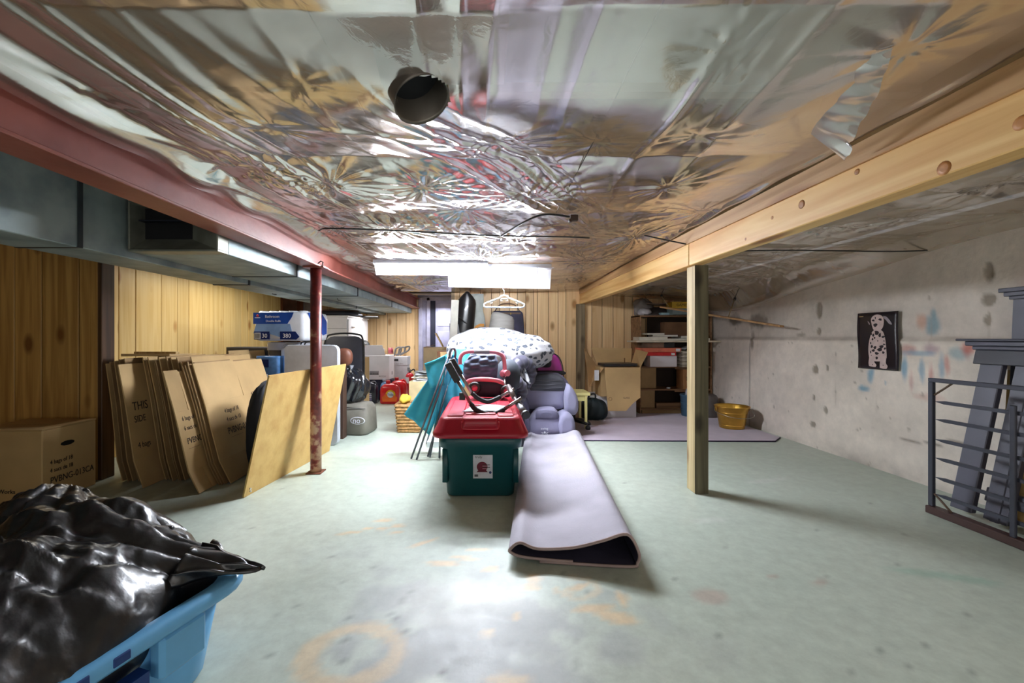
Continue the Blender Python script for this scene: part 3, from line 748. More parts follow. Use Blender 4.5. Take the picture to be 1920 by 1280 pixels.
b.box(-.24, .27, 0, .10, 0, .012); b.box(-.24, .27, 0, .10, .278, .29); b.box(-.24, -.228, 0, .10, .012, .278); b.box(.258, .27, 0, .10, .012, .278)
b.build('end_frame', DK, t, bevel=.002)
b = MB(); 
def rr(y, x0, x1, z0, z1): return [(x0, y, z0), (x1, y, z0), (x1, y, z1), (x0, y, z1)]
b.loft([rr(.004, -.226, .256, .014, .276), rr(.098, -.215, .06, .09, .27)], False, False, smooth=False); b.build('inner_lining', DK, t)
b = MB(); b.box(-.215, .06, .094, .099, .09, .27); b.build('opening', M('duct_black', (8, 10, 18), .8), t)
b = MB(); b.box(-.22, .065, .05, .095, .185, .192); b.build('vane', M('duct_vane', (50, 54, 66), .5, .5), t)
# small clips hanging under the duct
for x, y, z in ((-1.86, 5.3, 1.56), (-2.22, 4.4, 1.545)):
    b = MB(); b.tube([(0, 0, .03), (.01, 0, 0), (.05, 0, -.005)], .004, 6); tag(_at(b.build('duct_hook', M('dark_iron', (60, 44, 40), .5, .6)), (x, y, z)), 'small dark wire hook under the %s' % ('branch duct' if x > -2 else 'trunk duct'), 'hook')

# ---- fluorescent shop light
t = thing('shop_light', 'white hooded fluorescent shop light hanging bright in the middle bay', 'light', (.12, 4.2, 1.775))
WH = M('white_enamel', (232, 234, 240), .35, var=.03)
b = MB(); b.box(-.50, .51, -.04, .04, -.005, .04); b.build('ballast_box', WH, t, bevel=.004)
b = MB()
hood = MB()
hood.add([(-.51, .04, 0), (.52, .04, 0), (.52, .13, -.185), (-.51, .13, -.165), (-.51, -.04, 0), (.52, -.04, 0), (.52, -.13, -.012), (-.51, -.13, -.012)], [(0, 1, 2, 3), (4, 5, 6, 7), (0, 1, 5, 4)])
hood.build('hood', translucent('milky_hood', (240, 242, 248)), t, thick=.003)
TUBE = emit('lit_tube', (240, 246, 255), TUBE_EMIT)
for y in (-.03, .05):
    b = MB(); b.tube([(-.48, y, -.035), (.36, y, -.035)], .016, 10); b.build('tube', TUBE, t)
    b = MB(); b.box(-.50, -.48, y - .015, y + .015, -.06, 0); b.build('lamp_holder', WH, t)
    b = MB(); b.box(.36, .38, y - .015, y + .015, -.06, 0); b.build('lamp_holder', WH, t)
for x in (-.4, .4):
    b = MB(); b.tube([(x, 0, .04), (x, 0, .12)], .002, 5); b.build('hanging_wire', M('wire', (150, 150, 150), .4, .8), t)
t = thing('shop_light', 'second narrow fluorescent tube light at left, close under the plastic', 'light', (-.53, 4.03, 1.80))
t.rotation_euler = (0, 0, 0)
b = MB(); b.box(-.54, .54, -.035, .035, -.01, .03); b.build('ballast_box', WH, t, bevel=.004)
b = MB(); b.add([(-.54, .03, 0), (.54, .03, 0), (.54, .09, -.10), (-.54, .09, -.10), (-.54, -.03, 0), (.54, -.03, 0), (.54, -.09, -.012), (-.54, -.09, -.012)], [(0, 1, 2, 3), (4, 5, 6, 7)]); b.build('hood', MC['milky_hood'], t, thick=.003)
b = MB(); b.tube([(-.52, 0, -.035), (.52, 0, -.035)], .016, 10); b.build('tube', TUBE, t)
for x in (-.4, .4): b = MB(); b.tube([(x, 0, .03), (x, 0, .09)], .002, 5); b.build('hanging_wire', MC['wire'], t)
# ================================================================ LEFT SIDE OBJECTS
KRAFT = M('kraft_cardboard', (206, 172, 120), .75, var=.08, scale=3, bump=.08, bscale=30)
KRAFTD = M('kraft_cardboard_dark', (168, 136, 94), .8, var=.1, scale=4)
KRAFTE = M('corrugated_edge', (150, 118, 82), .85, var=.2, scale=30)
KRAFTIN = M('kraft_inside', (190, 154, 108), .8, var=.08)
INK = M('black_print', (52, 42, 34), .7)
WHT = M('white_plastic', (222, 224, 228), .4, var=.03)
BLK = M('black_plastic', (26, 27, 30), .4)
DOT = M('dark_hole', (14, 12, 12), .9)
def part(mb, name, mat, t, **k): return mb.build(name, mat, t, **k)
# closed box at the far left
t = thing('cardboard_box', 'large closed brown cardboard box with a hand hole at far left', 'box', (-3.18, 3.0, 0))
bx = MB(); bx.box(-.25, .25, -.19, .2, 0, .485); part(bx, 'body', KRAFT, t, bevel=.006)
b = MB(); b.box(-.25, .25, -.19, .003, .485, .491); part(b, 'flap', KRAFT, t)
b = MB(); b.box(-.25, .25, .007, .2, .485, .491); part(b, 'flap', KRAFT, t)
b = MB(); b.loft([[(.2515, y, z) for _, y, z in [(0, -.02 + .05 * math.cos(a), .365 + .017 * math.sin(a)) for a in [i * math.pi / 6 for i in range(12)]]], [(.2525, .0 + .05 * math.cos(a) - .02, .365 + .017 * math.sin(a)) for a in [i * math.pi / 6 for i in range(12)]]]); part(b, 'hand_hole', DOT, t)
for z, s, tx in ((.245, .04, '4 bags of 18'), (.19, .04, '4 sacs de 18'), (.115, .062, 'PVBNG-013CA')):
    text(tx, s, INK, t, frame((.2525, -.14, z), (0, 1, 0), (0, 0, 1)), sx=.8)
text('FibreWorks', .04, INK, t, frame((-.12, -.1925, .07), (1, 0, 0), (0, 0, 1)))

# flattened cartons, leaning like files in a row
rc = random.Random(3)
def carton(xb, y0, ln, ht, lean, label, thick=.009, mat=None, kink=.13, kx=.05, txt=None, flap=True, group=None, low=None):
    t = thing('flattened_carton', label, 'carton', (xb, y0, 0), group=group)
    prof = [(0, 0.002), (-kx, kink), (-kx - (ht * .66 - kink) * lean, ht * .66), (-kx - (ht - kink) * lean - .012, ht)]
    def slab(p0, p1, ya, yb, name, m, th=thick):
        b = MB(); d = (Vector((p1[0] - p0[0], 0, p1[1] - p0[1]))).normalized(); n = Vector((d.z, 0, -d.x)) * th
        a = Vector((p0[0], 0, p0[1])); c = Vector((p1[0], 0, p1[1]))
        vs = []
        for y in (ya, yb):
            for q in (a, c): vs += [q + Vector((0, y, 0)), q + n + Vector((0, y, 0))]
        b.add(vs, [(0, 1, 3, 2), (4, 6, 7, 5), (0, 4, 5, 1), (2, 3, 7, 6), (0, 2, 6, 4), (1, 5, 7, 3)])
        return part(b, name, m, t)
    m = mat or KRAFT
    slab(prof[1], prof[2], 0, ln, 'panel', m)
    h = ln * .52
    slab(prof[0], prof[1], 0, h - .004, 'flap', m); slab(prof[0], prof[1], h + .004, ln, 'flap', m)
    slab(prof[2], prof[3], 0, h - .004, 'flap', m); slab(prof[2], (prof[3][0] - .004, prof[3][1] - .012), h + .004, ln, 'flap', m)
    if txt:
        p0, p1 = prof[1], prof[2]; d = Vector((p1[0] - p0[0], 0, p1[1] - p0[1])).normalized(); n = Vector((d.z, 0, -d.x))
        for body, yy, s_, size in txt:
            o = Vector((p0[0], 0, p0[1])) + d * s_ + n * (thick + .0012)
            text(body, size, INK, t, frame((o.x, yy, o.z), (0, 1, 0), d), sx=.78)
    return t
ORD = 'first second third fourth fifth sixth seventh eighth ninth tenth eleventh twelfth thirteenth fourteenth fifteenth sixteenth seventeenth eighteenth nineteenth twentieth twenty-first twenty-second twenty-third twenty-fourth twenty-fifth twenty-sixth'.split()
G = 'flattened cardboard cartons filed upright against the left wall'
xs = [-2.78 + .0255 * k for k in range(29)]
for k, x in enumerate(xs):
    y0 = 3.24 + .06 * rc.random() + (.12 if 8 < k < 12 else 0) + (.06 if k > 20 else 0)
    if k == 9: continue
    if k in (10, 11, 19): continue
    ht = .90 + .05 * rc.random() - (.03 if k < 4 else 0)
    carton(x, y0, .82 + .1 * rc.random(), ht, .10 + .003 * k + .05 * (k / 28), 'brown flattened carton seen edge-on, %s from the left in the leaning row' % ORD[len([1 for q in xs[:k] if xs.index(q) not in (9, 10, 11, 19)])], thick=.0075, mat=KRAFTD if k % 3 else KRAFT, kink=.16, kx=.045, group=G)
carton(-2.50, 3.10, .9, .90, .15, 'flattened carton with dark print standing proud in middle of row', txt=[('THIS', .05, .36, .09), ('SIDE', .05, .27, .07), ('4 bags', .05, .08, .06)], kink=.2, kx=.07)
carton(-2.02, 2.99, .26, .86, .24, 'narrow pale carton printed 6 bags, nearest the camera', txt=[('6 bags of 18', .05, .36, .045), ('6 sacs de 18', .05, .29, .045), ('PVBNG-012', .05, .19, .062), ('__________', .05, .16, .03)], kink=.15, kx=.075)
for k in range(3):
    carton(-1.985 + .014 * k, 3.16 + .01 * k, .95, .885 + .006 * k, .255, ('farthest', 'middle', 'nearest')[k] + ' of three thin cartons tucked behind the broad printed one', thick=.007, mat=KRAFTD, kink=.16, kx=.08, group='thin cartons behind the broad printed carton')
carton(-1.925, 3.20, .98, .90, .265, 'broad pale flattened carton printed 4 bags of 18, rightmost of row', thick=.008,
       txt=[('4 bags of 18', .20, .335, .05), ('4 sacs de 18', .20, .265, .05), ('PVBNG-013CA', .18, .165, .075), ('_______________', .20, .14, .028), ('4 bags of 18', .62, .42, .05), ('4 sacs de 18', .62, .35, .05), ('PVBNG-013CA', .62, .25, .075), ('_______________', .62, .225, .028)], kink=.17, kx=.085)
carton(-2.42, 4.22, .7, .965, .12, 'upright pale carton standing farther back behind the row', kink=.1, kx=.03)
for x, z, ln in ((-2.86, .925, .40),):
    b = MB(); b.box(-ln / 2, ln / 2, -.02, .02, 0, .03); tag(_at(b.build('wood_strip', PALE, bevel=.003), (-2.88, 3.72, .945), -.1), 'short pale wood strip lying across the tops of the leaning cartons', 'wood')
b = MB(); b.box(-.16, .2, -.2, .2, 0, .006); b.box(-.16, .2, -.2, -.19, .006, .02)
tag(_at(b.build('carton_sheet', KRAFT), (-2.72, 3.55, .95), .08), 'flat cardboard sheet resting on top of the carton row', 'cardboard')

# particle board leaning on the steel post
m = M('particle_board_face', (206, 172, 106), .6, var=.10, scale=9, bump=.12, bscale=55, col2=(188, 150, 86))
t = thing('particle_board', 'large tan particle board sheet leaning behind the steel post', 'board', (-1.60, 3.52, 0))
b = MB()
P = [(-.065, -.60, 0), (.075, .61, 0), (.235, .62, .84), (.10, -.575, .835)]
nrm = Vector((.98, -.12, -.19)) * .012
b.loft([[Vector(p) for p in P], [Vector(p) - nrm for p in P]], smooth=False)
part(b, 'panel', m, t)
for q in ((.0, -.56, .05), (.004, -.565, .035)):
    b = MB(); b.tube([(q[0] - .045, q[1], q[2]), (q[0] - .035, q[1] - .003, q[2])], .006, 8); part(b, 'screw', M('screw_steel', (200, 200, 200), .3, 1), t)
# black bag squeezed between cartons and board
b = MB(); blob(b, (0, 0, .36), (.075, .26, .36), .8, 24, 20, lambda u, v, d: .06 * math.sin(9 * u * 6.28) * math.sin(5 * v) + .03 * math.sin(23 * u + 9 * v))
tag(_at(b.build('black_bag', M('black_nylon', (26, 27, 31), .75, bump=.2, bscale=20)), (-1.80, 3.50, 0)), 'black soft bag wedged between the printed carton and particle board', 'bag')
# black case, wrapped packs, folding tables
b = MB(); b.loft([rrect(.40, .13, .05, z) for z in (0, .95)]); b.loft([rrect(.41, .14, .05, z) for z in (.80, .97, .985)])
tag(_at(b.build('black_case', M('black_case_fabric', (44, 42, 44), .6, bump=.2)), (-2.62, 5.05, 0), -.05), 'long black case standing behind the flattened cartons', 'case')
t = thing('toilet_paper_pack', 'blue and white 30-roll toilet paper pack on top of the pile', 'paper pack', (-2.16, 4.75, 1.06), -.12)
WRAP = M('white_wrap', (226, 230, 238), .22, var=.05, bump=.2, bscale=14, coat=.3)
BLU = M('wrap_blue', (34, 78, 168), .22, var=.1, bump=.2, bscale=14, coat=.3); NAVY = M('wrap_navy', (20, 42, 104), .25); LBLU = M('wrap_light_blue', (134, 168, 216), .25)
TPH = .31
b = MB(); b.loft([rrect(.285 - i_, .26 - i_, .05, z) for z, i_ in ((0, .03), (.012, .008), (.05, 0), (.16, -.004), (.27, 0), (.30, .008), (TPH, .03))]); part(b, 'wrapper', WRAP, t)
for i in range(5):
    for j in range(3):
        b = MB(); b.lathe([(.0, .318), (.045, .32), (.052, .312), (.054, .302)], 14, (-.226 + .113 * i, -.17 + .12 * j, 0)); part(b, 'roll_top', WRAP, t)
def pf(name, x0, x1, z0, z1, mat, off=.0045): b = MB(); b.box(x0, x1, -.2645 - off, -.26, z0, z1); part(b, name, mat, t)
b = MB(); b.prism([(-.285, .18), (.10, .18), (.15, .25), (.17, .30), (-.285, .30)], frame((0, -.265, 0), (1, 0, 0), (0, 0, 1)), 0, .003); part(b, 'blue_band', BLU, t)
b = MB(); b.prism([(-.285, .08), (-.18, .10), (.02, .04), (.16, .06), (.13, .18), (-.25, .18)], frame((0, -.265, 0), (1, 0, 0), (0, 0, 1)), 0, .002); part(b, 'pale_band', LBLU, t)
pf('navy_patch', -.275, -.10, .015, .10, NAVY); b = MB(); b.prism([(.02, .015), (.2, .015), (.235, .045), (.19, .1), (.02, .1)], frame((0, -.265, 0), (1, 0, 0), (0, 0, 1)), 0, .005); part(b, 'navy_patch', NAVY, t)
pf('barcode', -.268, -.2, .022, .088, WHT, .006)
for k in range(8): pf('barcode_bar', -.262 + k * .0075, -.259 + k * .0075, .03, .08, INK, .0068)
WTX = M('white_print', (240, 242, 250), .5)
text('30', .062, WTX, t, frame((-.185, -.2705, .035), (1, 0, 0), (0, 0, 1)))
text('380', .062, WTX, t, frame((.05, -.2715, .035), (1, 0, 0), (0, 0, 1)))
text('Bathroom', .04, WTX, t, frame((-.15, -.2705, .245), (1, 0, 0), (0, 0, 1)))
text('Double Rolls', .032, WTX, t, frame((-.14, -.2705, .2), (1, 0, 0), (0, 0, 1)))
b = MB(); b.prism([(-.2, .3), (.1, .3), (.2, .22), (.2, .08), (.12, .06), (-.02, .16), (-.12, .18)], frame((.29, 0, 0), (0, 1, 0), (0, 0, 1)), 0, .003); part(b, 'blue_swirl', BLU, t)
b = MB(); b.lathe([(0, 0), (.014, 0), (.014, .003)], 12, (-.235, -.27, .268), 'Y'); part(b, 'emblem', M('red_emblem', (200, 60, 70), .5), t)
b = MB(); b.box(-.265, -.205, -.2705, -.268, .243, .25); part(b, 'emblem_bar', WTX, t)
# pack beneath, clear wrapped, and a light blue pack
t = thing('wrapped_pack', 'clear-wrapped dark pack under the toilet paper', 'pack', (-2.17, 4.80, .52), -.12)
b = MB(); b.loft([rrect(.2 - i_, .2 - i_, .04, z) for z, i_ in ((0.0, .02), (.03, 0), (.45, 0), (.53, .02))]); part(b, 'contents', M('dark_wrap', (58, 62, 78), .18, coat=.6, bump=.5, bscale=9), t)
b = MB(); b.loft([rrect(.205, .205, .04, z) for z in (.44, .525)], False, False); part(b, 'wrap_top', M('crumpled_clear', (205, 210, 222), .15, bump=.8, bscale=16, coat=.8), t)
t = thing('blue_pack', 'light blue wrapped paper pack beside the folding tables', 'pack', (-2.26, 4.50, .52), -.1)
b = MB(); b.loft([rrect(.13, .1, .03, z) for z in (0, .02, .36, .385)]); part(b, 'wrapper', M('pack_blue', (96, 150, 214), .2, var=.25, scale=7, coat=.4), t)
b = MB(); b.box(-.08, .01, -.104, -.1, .12, .2); b2 = part(b, 'print_patch', WHT, t); b = MB(); b.box(-.1, .02, -.103, -.1, .27, .35); part(b, 'navy_patch', NAVY, t)
b = MB(); b.loft([rrect(.26, .22, .02, z) for z in (0, .515)]); tag(_at(b.build('storage_box', M('dark_blue_box', (46, 52, 74), .5), bevel=.0), (-2.22, 4.77, 0), -.1), 'dark storage box under the wrapped packs, hidden by the particle board', 'box')
TBL = M('table_grey', (196, 200, 210), .45, bump=.06, bscale=50)
def ftable(x, y, rz, label, w=.58, h=1.02):
    t = thing('folding_table', label, 'folding table', (x, y, 0), rz)
    for q, nm in ((-.028, 'table_leaf'), (.008, 'table_leaf')):
        b = MB(); mt = frame((0, q, 0), (1, 0, 0), (0, 0, 1))
        pts = [(p[0], p[1]) for p in rrect(w / 2, h / 2, .06, 0, 0, h / 2)]
        b.prism(pts, mt, -.022, .006); part(b, nm, TBL, t, bevel=.004)
    b = MB(); b.tube(catmull([(-.08, -.02, h - .01), (-.05, -.02, h + .03), (.05, -.02, h + .03), (.08, -.02, h - .01)], 5), .007, 6); part(b, 'handle', BLK, t)
    return t
ftable(-1.80, 4.40, -.12, 'grey folded plastic table standing in front of the other, behind board')
ftable(-1.90, 4.54, -.12, 'second grey folded plastic table, set left and behind the first')
# padded chair back and leather
t = thing('folding_chair', 'black padded folding chair leaning behind the grey tables', 'chair', (-1.86, 5.42, 0), -.05)
b = MB(); pts = [(p[0], p[1]) for p in rrect(.26, .38, .12, 0, 0, .74)]; b.prism(pts, frame((0, 0, 0), (1, 0, 0), (0, .12, 1)), -.03, .01); part(b, 'backrest', M('charcoal_vinyl', (56, 56, 66), .5, bump=.1), t, bevel=.012, seg=3)
b = MB(); b.tube(catmull([(-.27, .0, 0), (-.28, .06, .6), (-.25, .12, 1.05), (-.15, .14, 1.14), (.15, .14, 1.14), (.25, .12, 1.05), (.28, .06, .6), (.27, 0, 0)], 6), .012, 8); part(b, 'frame', BLK, t)
b = MB(); blob(b, (0, 0, .1), (.09, .06, .1), .8, 24, 14); tag(_at(b.build('brown_cushion', M('brown_leather', (104, 60, 42), .5)), (-1.57, 4.70, .78)), 'rounded brown leather cushion showing right of the grey tables', 'cushion')
b = MB(); b.box(-.09, .06, -.06, .06, 0, .778); tag(_at(b.build('wooden_box', M('dark_walnut', (70, 48, 36), .6), bevel=.004), (-1.61, 4.66, 0)), 'dark brown box hidden behind particle board carrying the leather cushion', 'box')
# white cabinet with drawers
t = thing('file_cabinet', 'white cabinet with two drawers and a side door, by the far left wall', 'cabinet', (-2.62, 7.55, 0))
CABW = M('cabinet_white', (222, 220, 224), .45, var=.03)
b = MB(); b.box(-.42, .34, -.60, .60, 0, 1.43); part(b, 'body', CABW, t, bevel=.005)
b = MB(); b.box(-.44, .36, -.62, .62, 1.43, 1.455); part(b, 'top', CABW, t, bevel=.004)
b = MB(); b.box(-.42, .34, -.606, -.60, 1.24, 1.245); part(b, 'seam', M('seam_grey', (150, 150, 155), .5), t)
for z0, z1 in ((.44, .74), (.77, 1.09), (1.12, 1.40)):
    b = MB(); b.box(.34, .355, -.57, -.13, z0, z1); d = part(b, 'drawer', CABW, t, bevel=.004)
    b = MB(); b.box(.355, .375, -.42, -.28, (z0 + z1) / 2, (z0 + z1) / 2 + .02); part(b, 'handle', M('chrome', (200, 200, 205), .25, 1), d, bevel=.003)
b = MB(); b.box(.34, .355, -.10, .57, .10, 1.40); d = part(b, 'door', CABW, t, bevel=.004)
b = MB(); b.tube([(.355, -.04, .98), (.395, -.04, .98), (.395, -.04, .80), (.355, -.04, .80)], .012, 8); part(b, 'handle', CABW, d)
# stuff on the cabinet
t = thing('folded_blanket', 'dark folded blanket heap lying on top of the white cabinet', 'blanket', (-2.55, 7.3, 1.456))
for k in range(3):
    b = MB(); blob(b, (.02 * k, .03 * k, .03 + .028 * k), (.36 - .04 * k, .4 - .06 * k, .028), .6, 30, 10, lambda u, v, d: .06 * math.sin(u * 40 + k)); part(b, 'fold', M(('navy_cloth', 'dark_cloth', 'brown_cloth')[k], ((40, 44, 56), (30, 32, 38), (96, 70, 60))[k], .85, bump=.3), t)
b = MB(); b.loft([rrect(.16, .28, .1, z) for z in (0, .015, .03)]); tag(_at(b.build('black_tray', BLK), (-2.2, 8.02, 1.456), .2), 'thin black tray at the right end of the cabinet top', 'tray')
# brown tall opened carton
t = thing('cardboard_box', 'tall narrow brown carton with open flaps beside the white box', 'box', (-1.86, 6.0, 0), -.06)
b = MB(); b.box(-.05, .17, -.11, .12, 0, .82); part(b, 'body', KRAFT, t, bevel=.004)
b = MB(); b.add([(-.05, -.11, .82), (-.05, .12, .82), (-.17, .12, 1.0), (-.17, -.11, 1.0)], [(0, 1, 2, 3)]); part(b, 'flap', KRAFTD, t, thick=.005)
b = MB(); b.add([(-.05, -.11, .82), (.17, -.11, .82), (.20, -.15, 1.0), (-.06, -.15, 1.0)], [(0, 1, 2, 3)]); part(b, 'flap', KRAFT, t, thick=.005)
text('TAPE', .06, INK, t, frame((.04, -.1125, .72), (0, 0, -1), (1, 0, 0)))
text('FRAGILE', .05, INK, t, frame((.10, -.1125, .72), (0, 0, -1), (1, 0, 0)), sx=.8)
# white box on top of a crate
b = MB(); b.box(-.26, .26, -.12, .12, 0, .36); tag(_at(b.build('low_crate', M('navy_crate', (40, 42, 66), .6), bevel=.006), (-1.93, 7.6, 0)), 'dark crate behind the detergent jugs holding up the white box', 'crate')
t = thing('cardboard_box', 'white cardboard box with barcode standing above the detergent jugs', 'box', (-1.96, 7.62, .362))
WB = M('white_card', (226, 222, 226), .6, var=.03)
b = MB(); b.box(-.21, .26, -.2, .2, 0, .42); part(b, 'body', WB, t, bevel=.005)
b = MB(); b.add([(-.21, -.2, .42), (.20, -.2, .42), (.15, -.24, .60), (-.17, -.24, .60)], [(0, 1, 2, 3)]); part(b, 'flap', WB, t, thick=.004)
b = MB(); b.box(-.08, .08, -.203, -.2, .08, .15); part(b, 'barcode', M('print_grey', (150, 145, 150), .6), t)
for k in range(9): b = MB(); b.box(-.075 + .017 * k, -.068 + .017 * k, -.2045, -.2, .085, .12); part(b, 'barcode_bar', INK, t)
text('RECYCLE', .03, INK, t, frame((.08, -.2035, .05), (1, 0, 0), (0, 0, 1)))
b = MB(); b.box(.2605, .2625, .0, .06, .07, .13); part(b, 'print_mark', M('print_grey', (150, 145, 150), .6), t)
b = MB(); b.tube([(0, 0, 0), (0, 0, .11)], [.05, .045], 12); tag(_at(b.build('tin_can', M('brick_red', (150, 60, 70), .4)), (-1.76, 7.8, .80)), 'small red tin behind the open white box', 'tin')
b = MB(); blob(b, (0, 0, .1), (.1, .1, .1), 1, 16, 10, lambda u, v, d: .1 * math.sin(12 * u)); tag(_at(b.build('black_pouch', BLK), (-2.20, 7.64, .84)), 'small black pouch behind the white box flap', 'bag')
b = MB(); blob(b, (0, 0, .06), (.16, .1, .06), 1, 16, 10); tag(_at(b.build('cloth_hat', M('taupe_cloth', (150, 140, 132), .8)), (-2.0, 7.7, .81)), 'taupe cloth hat beside the black pouch above the white box', 'hat')
# bankers box with belt
t = thing('archive_box', 'white archive box standing behind the fire extinguisher', 'box', (-1.60, 8.05, 0))
b = MB(); b.box(-.12, .12, -.14, .14, 0, .68); part(b, 'body', M('archive_white', (208, 208, 214), .6), t, bevel=.004)
b = MB(); b.box(-.13, .13, -.15, .15, .58, .74); part(b, 'lid', M('archive_white', (208, 208, 214), .6), t, bevel=.004)
b = MB(); b.box(-.12, -.04, -.154, -.15, .66, .70); part(b, 'label', BLK, t)
text('Legal files', .04, M('print_grey', (150, 145, 150), .6), t, frame((-.11, -.1515, .6), (1, 0, 0), (0, 0, 1)))
b = MB()
for dx in (0, .07): b.tube(catmull([(-.13 + dx, -.05, .0), (-.10 + dx, -.05, .13), (-.01 + dx, -.05, .155), (-.02 + dx, -.05, .06), (-.1 + dx, -.05, .012), (.12, -.05, .09), (.15, -.05, .17), (.07, -.05, .16)], 6), .016, 6)
tag(_at(b.build('webbing_belt', M('grey_webbing', (122, 120, 120), .8)), (-1.60, 8.02, .755)), 'coiled grey webbing belt on the archive box', 'belt')
# fire extinguisher
t = thing('fire_extinguisher', 'red fire extinguisher on the floor near the far doorway', 'extinguisher', (-1.44, 7.95, 0))
EXR = M('extinguisher_red', (196, 20, 34), .3, coat=.4, var=.05)
b = MB(); b.lathe([(0, 0), (.07, 0), (.078, .012), (.078, .37), (.07, .41), (.04, .435), (.025, .44)], 20); part(b, 'cylinder', EXR, t)
b = MB(); b.tube([(0, 0, .44), (0, 0, .485)], .022, 10); part(b, 'valve', M('valve_metal', (120, 116, 118), .3, .9), t)
b = MB(); b.box(-.085, .02, -.012, .012, .485, .5); part(b, 'handle', BLK, t, bevel=.003)
b = MB(); b.box(-.08, .01, -.012, .012, .515, .53); part(b, 'lever', BLK, t, bevel=.003)
b = MB(); b.tube(catmull([(.02, 0, .47), (.08, 0, .5), (.105, -.01, .4), (.1, -.02, .15)], 6), .012, 8); part(b, 'hose', BLK, t)
b = MB(); b.lathe([(.0795, .25), (.0795, .36)], 8, (0, 0, 0), a0=math.pi * 1.15, a1=math.pi * 1.5); part(b, 'label', WHT, t)
b = MB(); b.lathe([(.0795, .05), (.0795, .1)], 8, (0, 0, 0), a0=math.pi * 1.15, a1=math.pi * 1.4); part(b, 'label', WHT, t)
# jugs
def jug(x, y, w, d, h, colr, cap, label, rz=0, hl=True):
    t = thing('detergent_jug', label, 'bottle', (x, y, 0), rz)
    m = M('jug_' + '_'.join(map(str, colr)), colr, .28, coat=.4, var=.04)
    b = MB(); b.loft([rrect(w / 2 * s, d / 2 * s, .04, z * h) for z, s in ((0, .9), (.03, 1), (.55, 1), (.72, .95), (.82, .78), (.88, .5), (.9, .3))]); part(b, 'body', m, t)
    b = MB(); b.lathe([(.032, .9 * h), (.036, .9 * h), (.036, h), (.03, h + .01), (0, h + .01)], 14, (-w * .12, 0, 0)); part(b, 'cap', M('cap_' + '_'.join(map(str, cap)), cap, .35), t)
    if hl:
        b = MB(); b.tube(catmull([(w * .1, -.01, h * .88), (w * .32, -.01, h * .90), (w * .44, -.01, h * .72), (w * .43, -.01, h * .5)], 5), .018, 8); part(b, 'handle', m, t)
    return t
t = jug(-1.97, 7.15, .29, .16, .39, (34, 34, 50), (92, 44, 130), 'black detergent jug with purple cap, leftmost of the jugs')
b = MB(); b.prism([(-.09, .05), (.06, .05), (.06, .14), (.0, .21), (-.05, .22), (-.09, .16)], frame((0, -.081, 0), (1, 0, 0), (0, 0, 1)), 0, .004); part(b, 'label', M('label_purple', (120, 110, 150), .4), t)
b = MB(); b.lathe([(0, 0), (.035, 0), (.035, .004)], 14, (-.05, -.088, .085), 'Y'); part(b, 'blue_badge', M('badge_blue', (80, 150, 220), .4), t)
for k in range(3): b = MB(); b.box(-.07, .06, -.087, -.085, .10 + .03 * k, .108 + .03 * k); part(b, 'label_line', WTX, t)
text('Free', .045, M('badge_red', (200, 60, 90), .4), t, frame((-.06, -.0865, .19), (1, 0, 0), (0, 0, 1)))
jug(-1.76, 7.42, .18, .14, .37, (110, 160, 214), (190, 200, 214), 'slim light blue bottle between the black and red jugs', hl=False)
RJ = (214, 22, 30)
t = jug(-1.61, 7.12, .32, .18, .37, RJ, (200, 24, 34), 'wide red detergent jug with orange and yellow round label')
b = MB(); b.lathe([(0, 0), (.082, 0), (.082, .003)], 24, (.02, -.093, .15), 'Y'); part(b, 'yellow_disc', M('label_yellow', (246, 200, 40), .4), t)
b = MB(); b.prism([(-.11, .04), (.12, .04), (.13, .11), (.06, .16), (-.06, .16), (-.12, .11)], frame((0, -.091, 0), (1, 0, 0), (0, 0, 1)), 0, .003); part(b, 'orange_field', M('label_orange', (242, 110, 30), .4), t)
b = MB(); b.lathe([(0, 0), (.052, 0), (.052, .003)], 24, (.02, -.097, .155), 'Y'); part(b, 'white_disc', WTX, t)
text('Tide', .056, M('logo_blue', (20, 50, 150), .4), t, frame((-.032, -.1015, .138), (1, 0, 0), (0, 0.0, 1)), depth=.001)
jug(-1.56, 7.55, .3, .18, .38, RJ, (170, 20, 34), 'second red detergent jug standing behind the labelled one')
# dark bag and grey case in front
t = thing('duffel_case', 'grey-brown soft case lying on the floor right of particle board', 'bag', (-1.56, 4.97, 0), -.1)
b = MB(); b.loft([rrect(.24 - i_, .2 - i_, .08, z) for z, i_ in ((0, .02), (.02, 0), (.28, .01), (.335, .04), (.35, .10))]); part(b, 'body', M('taupe_canvas', (122, 118, 108), .7, bump=.2, bscale=25), t)
ov = MB(); ov.lathe([(.058, 0), (.066, 0), (.066, .004), (.058, .004)], 24, (0, 0, 0), 'Y'); o = part(ov, 'oval_logo', WTX, t); o.location = (.14, -.207, .17); o.scale = (1.3, 1, .62)
text('no', .085, WTX, t, frame((.085, -.209, .145), (1, 0, 0), (0, 0, 1)))
b = MB(); b.tube([(-.22, -.18, .30), (0, -.2, .315), (.22, -.18, .30)], .004, 5); part(b, 'zipper', BLK, t)
def wr(a, f1, f2, s):
    def g(u, v, d):
        return a * (abs(math.sin(u * f1 + 2 * math.sin(v * 4 + s))) ** .6 - .5) * math.cos((v - .45) * 2.4) + a * .5 * math.sin(v * f2 + u * 9 + s) * math.sin(u * 6.28 * 2 + s)
    return g
BAGM = M('glossy_black_film', (30, 31, 36), .2, coat=.3, bump=.5, bscale=11, spec=.7)
t = thing('garbage_bag', 'small glossy black garbage bag lying on the grey-brown case', 'bag', (-1.60, 4.97, .352))
b = MB(); blob(b, (0, 0, .18), (.20, .17, .19), .85, 60, 34, wr(.2, 38, 14, 1), flat=0.002); part(b, 'bag', BAGM, t)
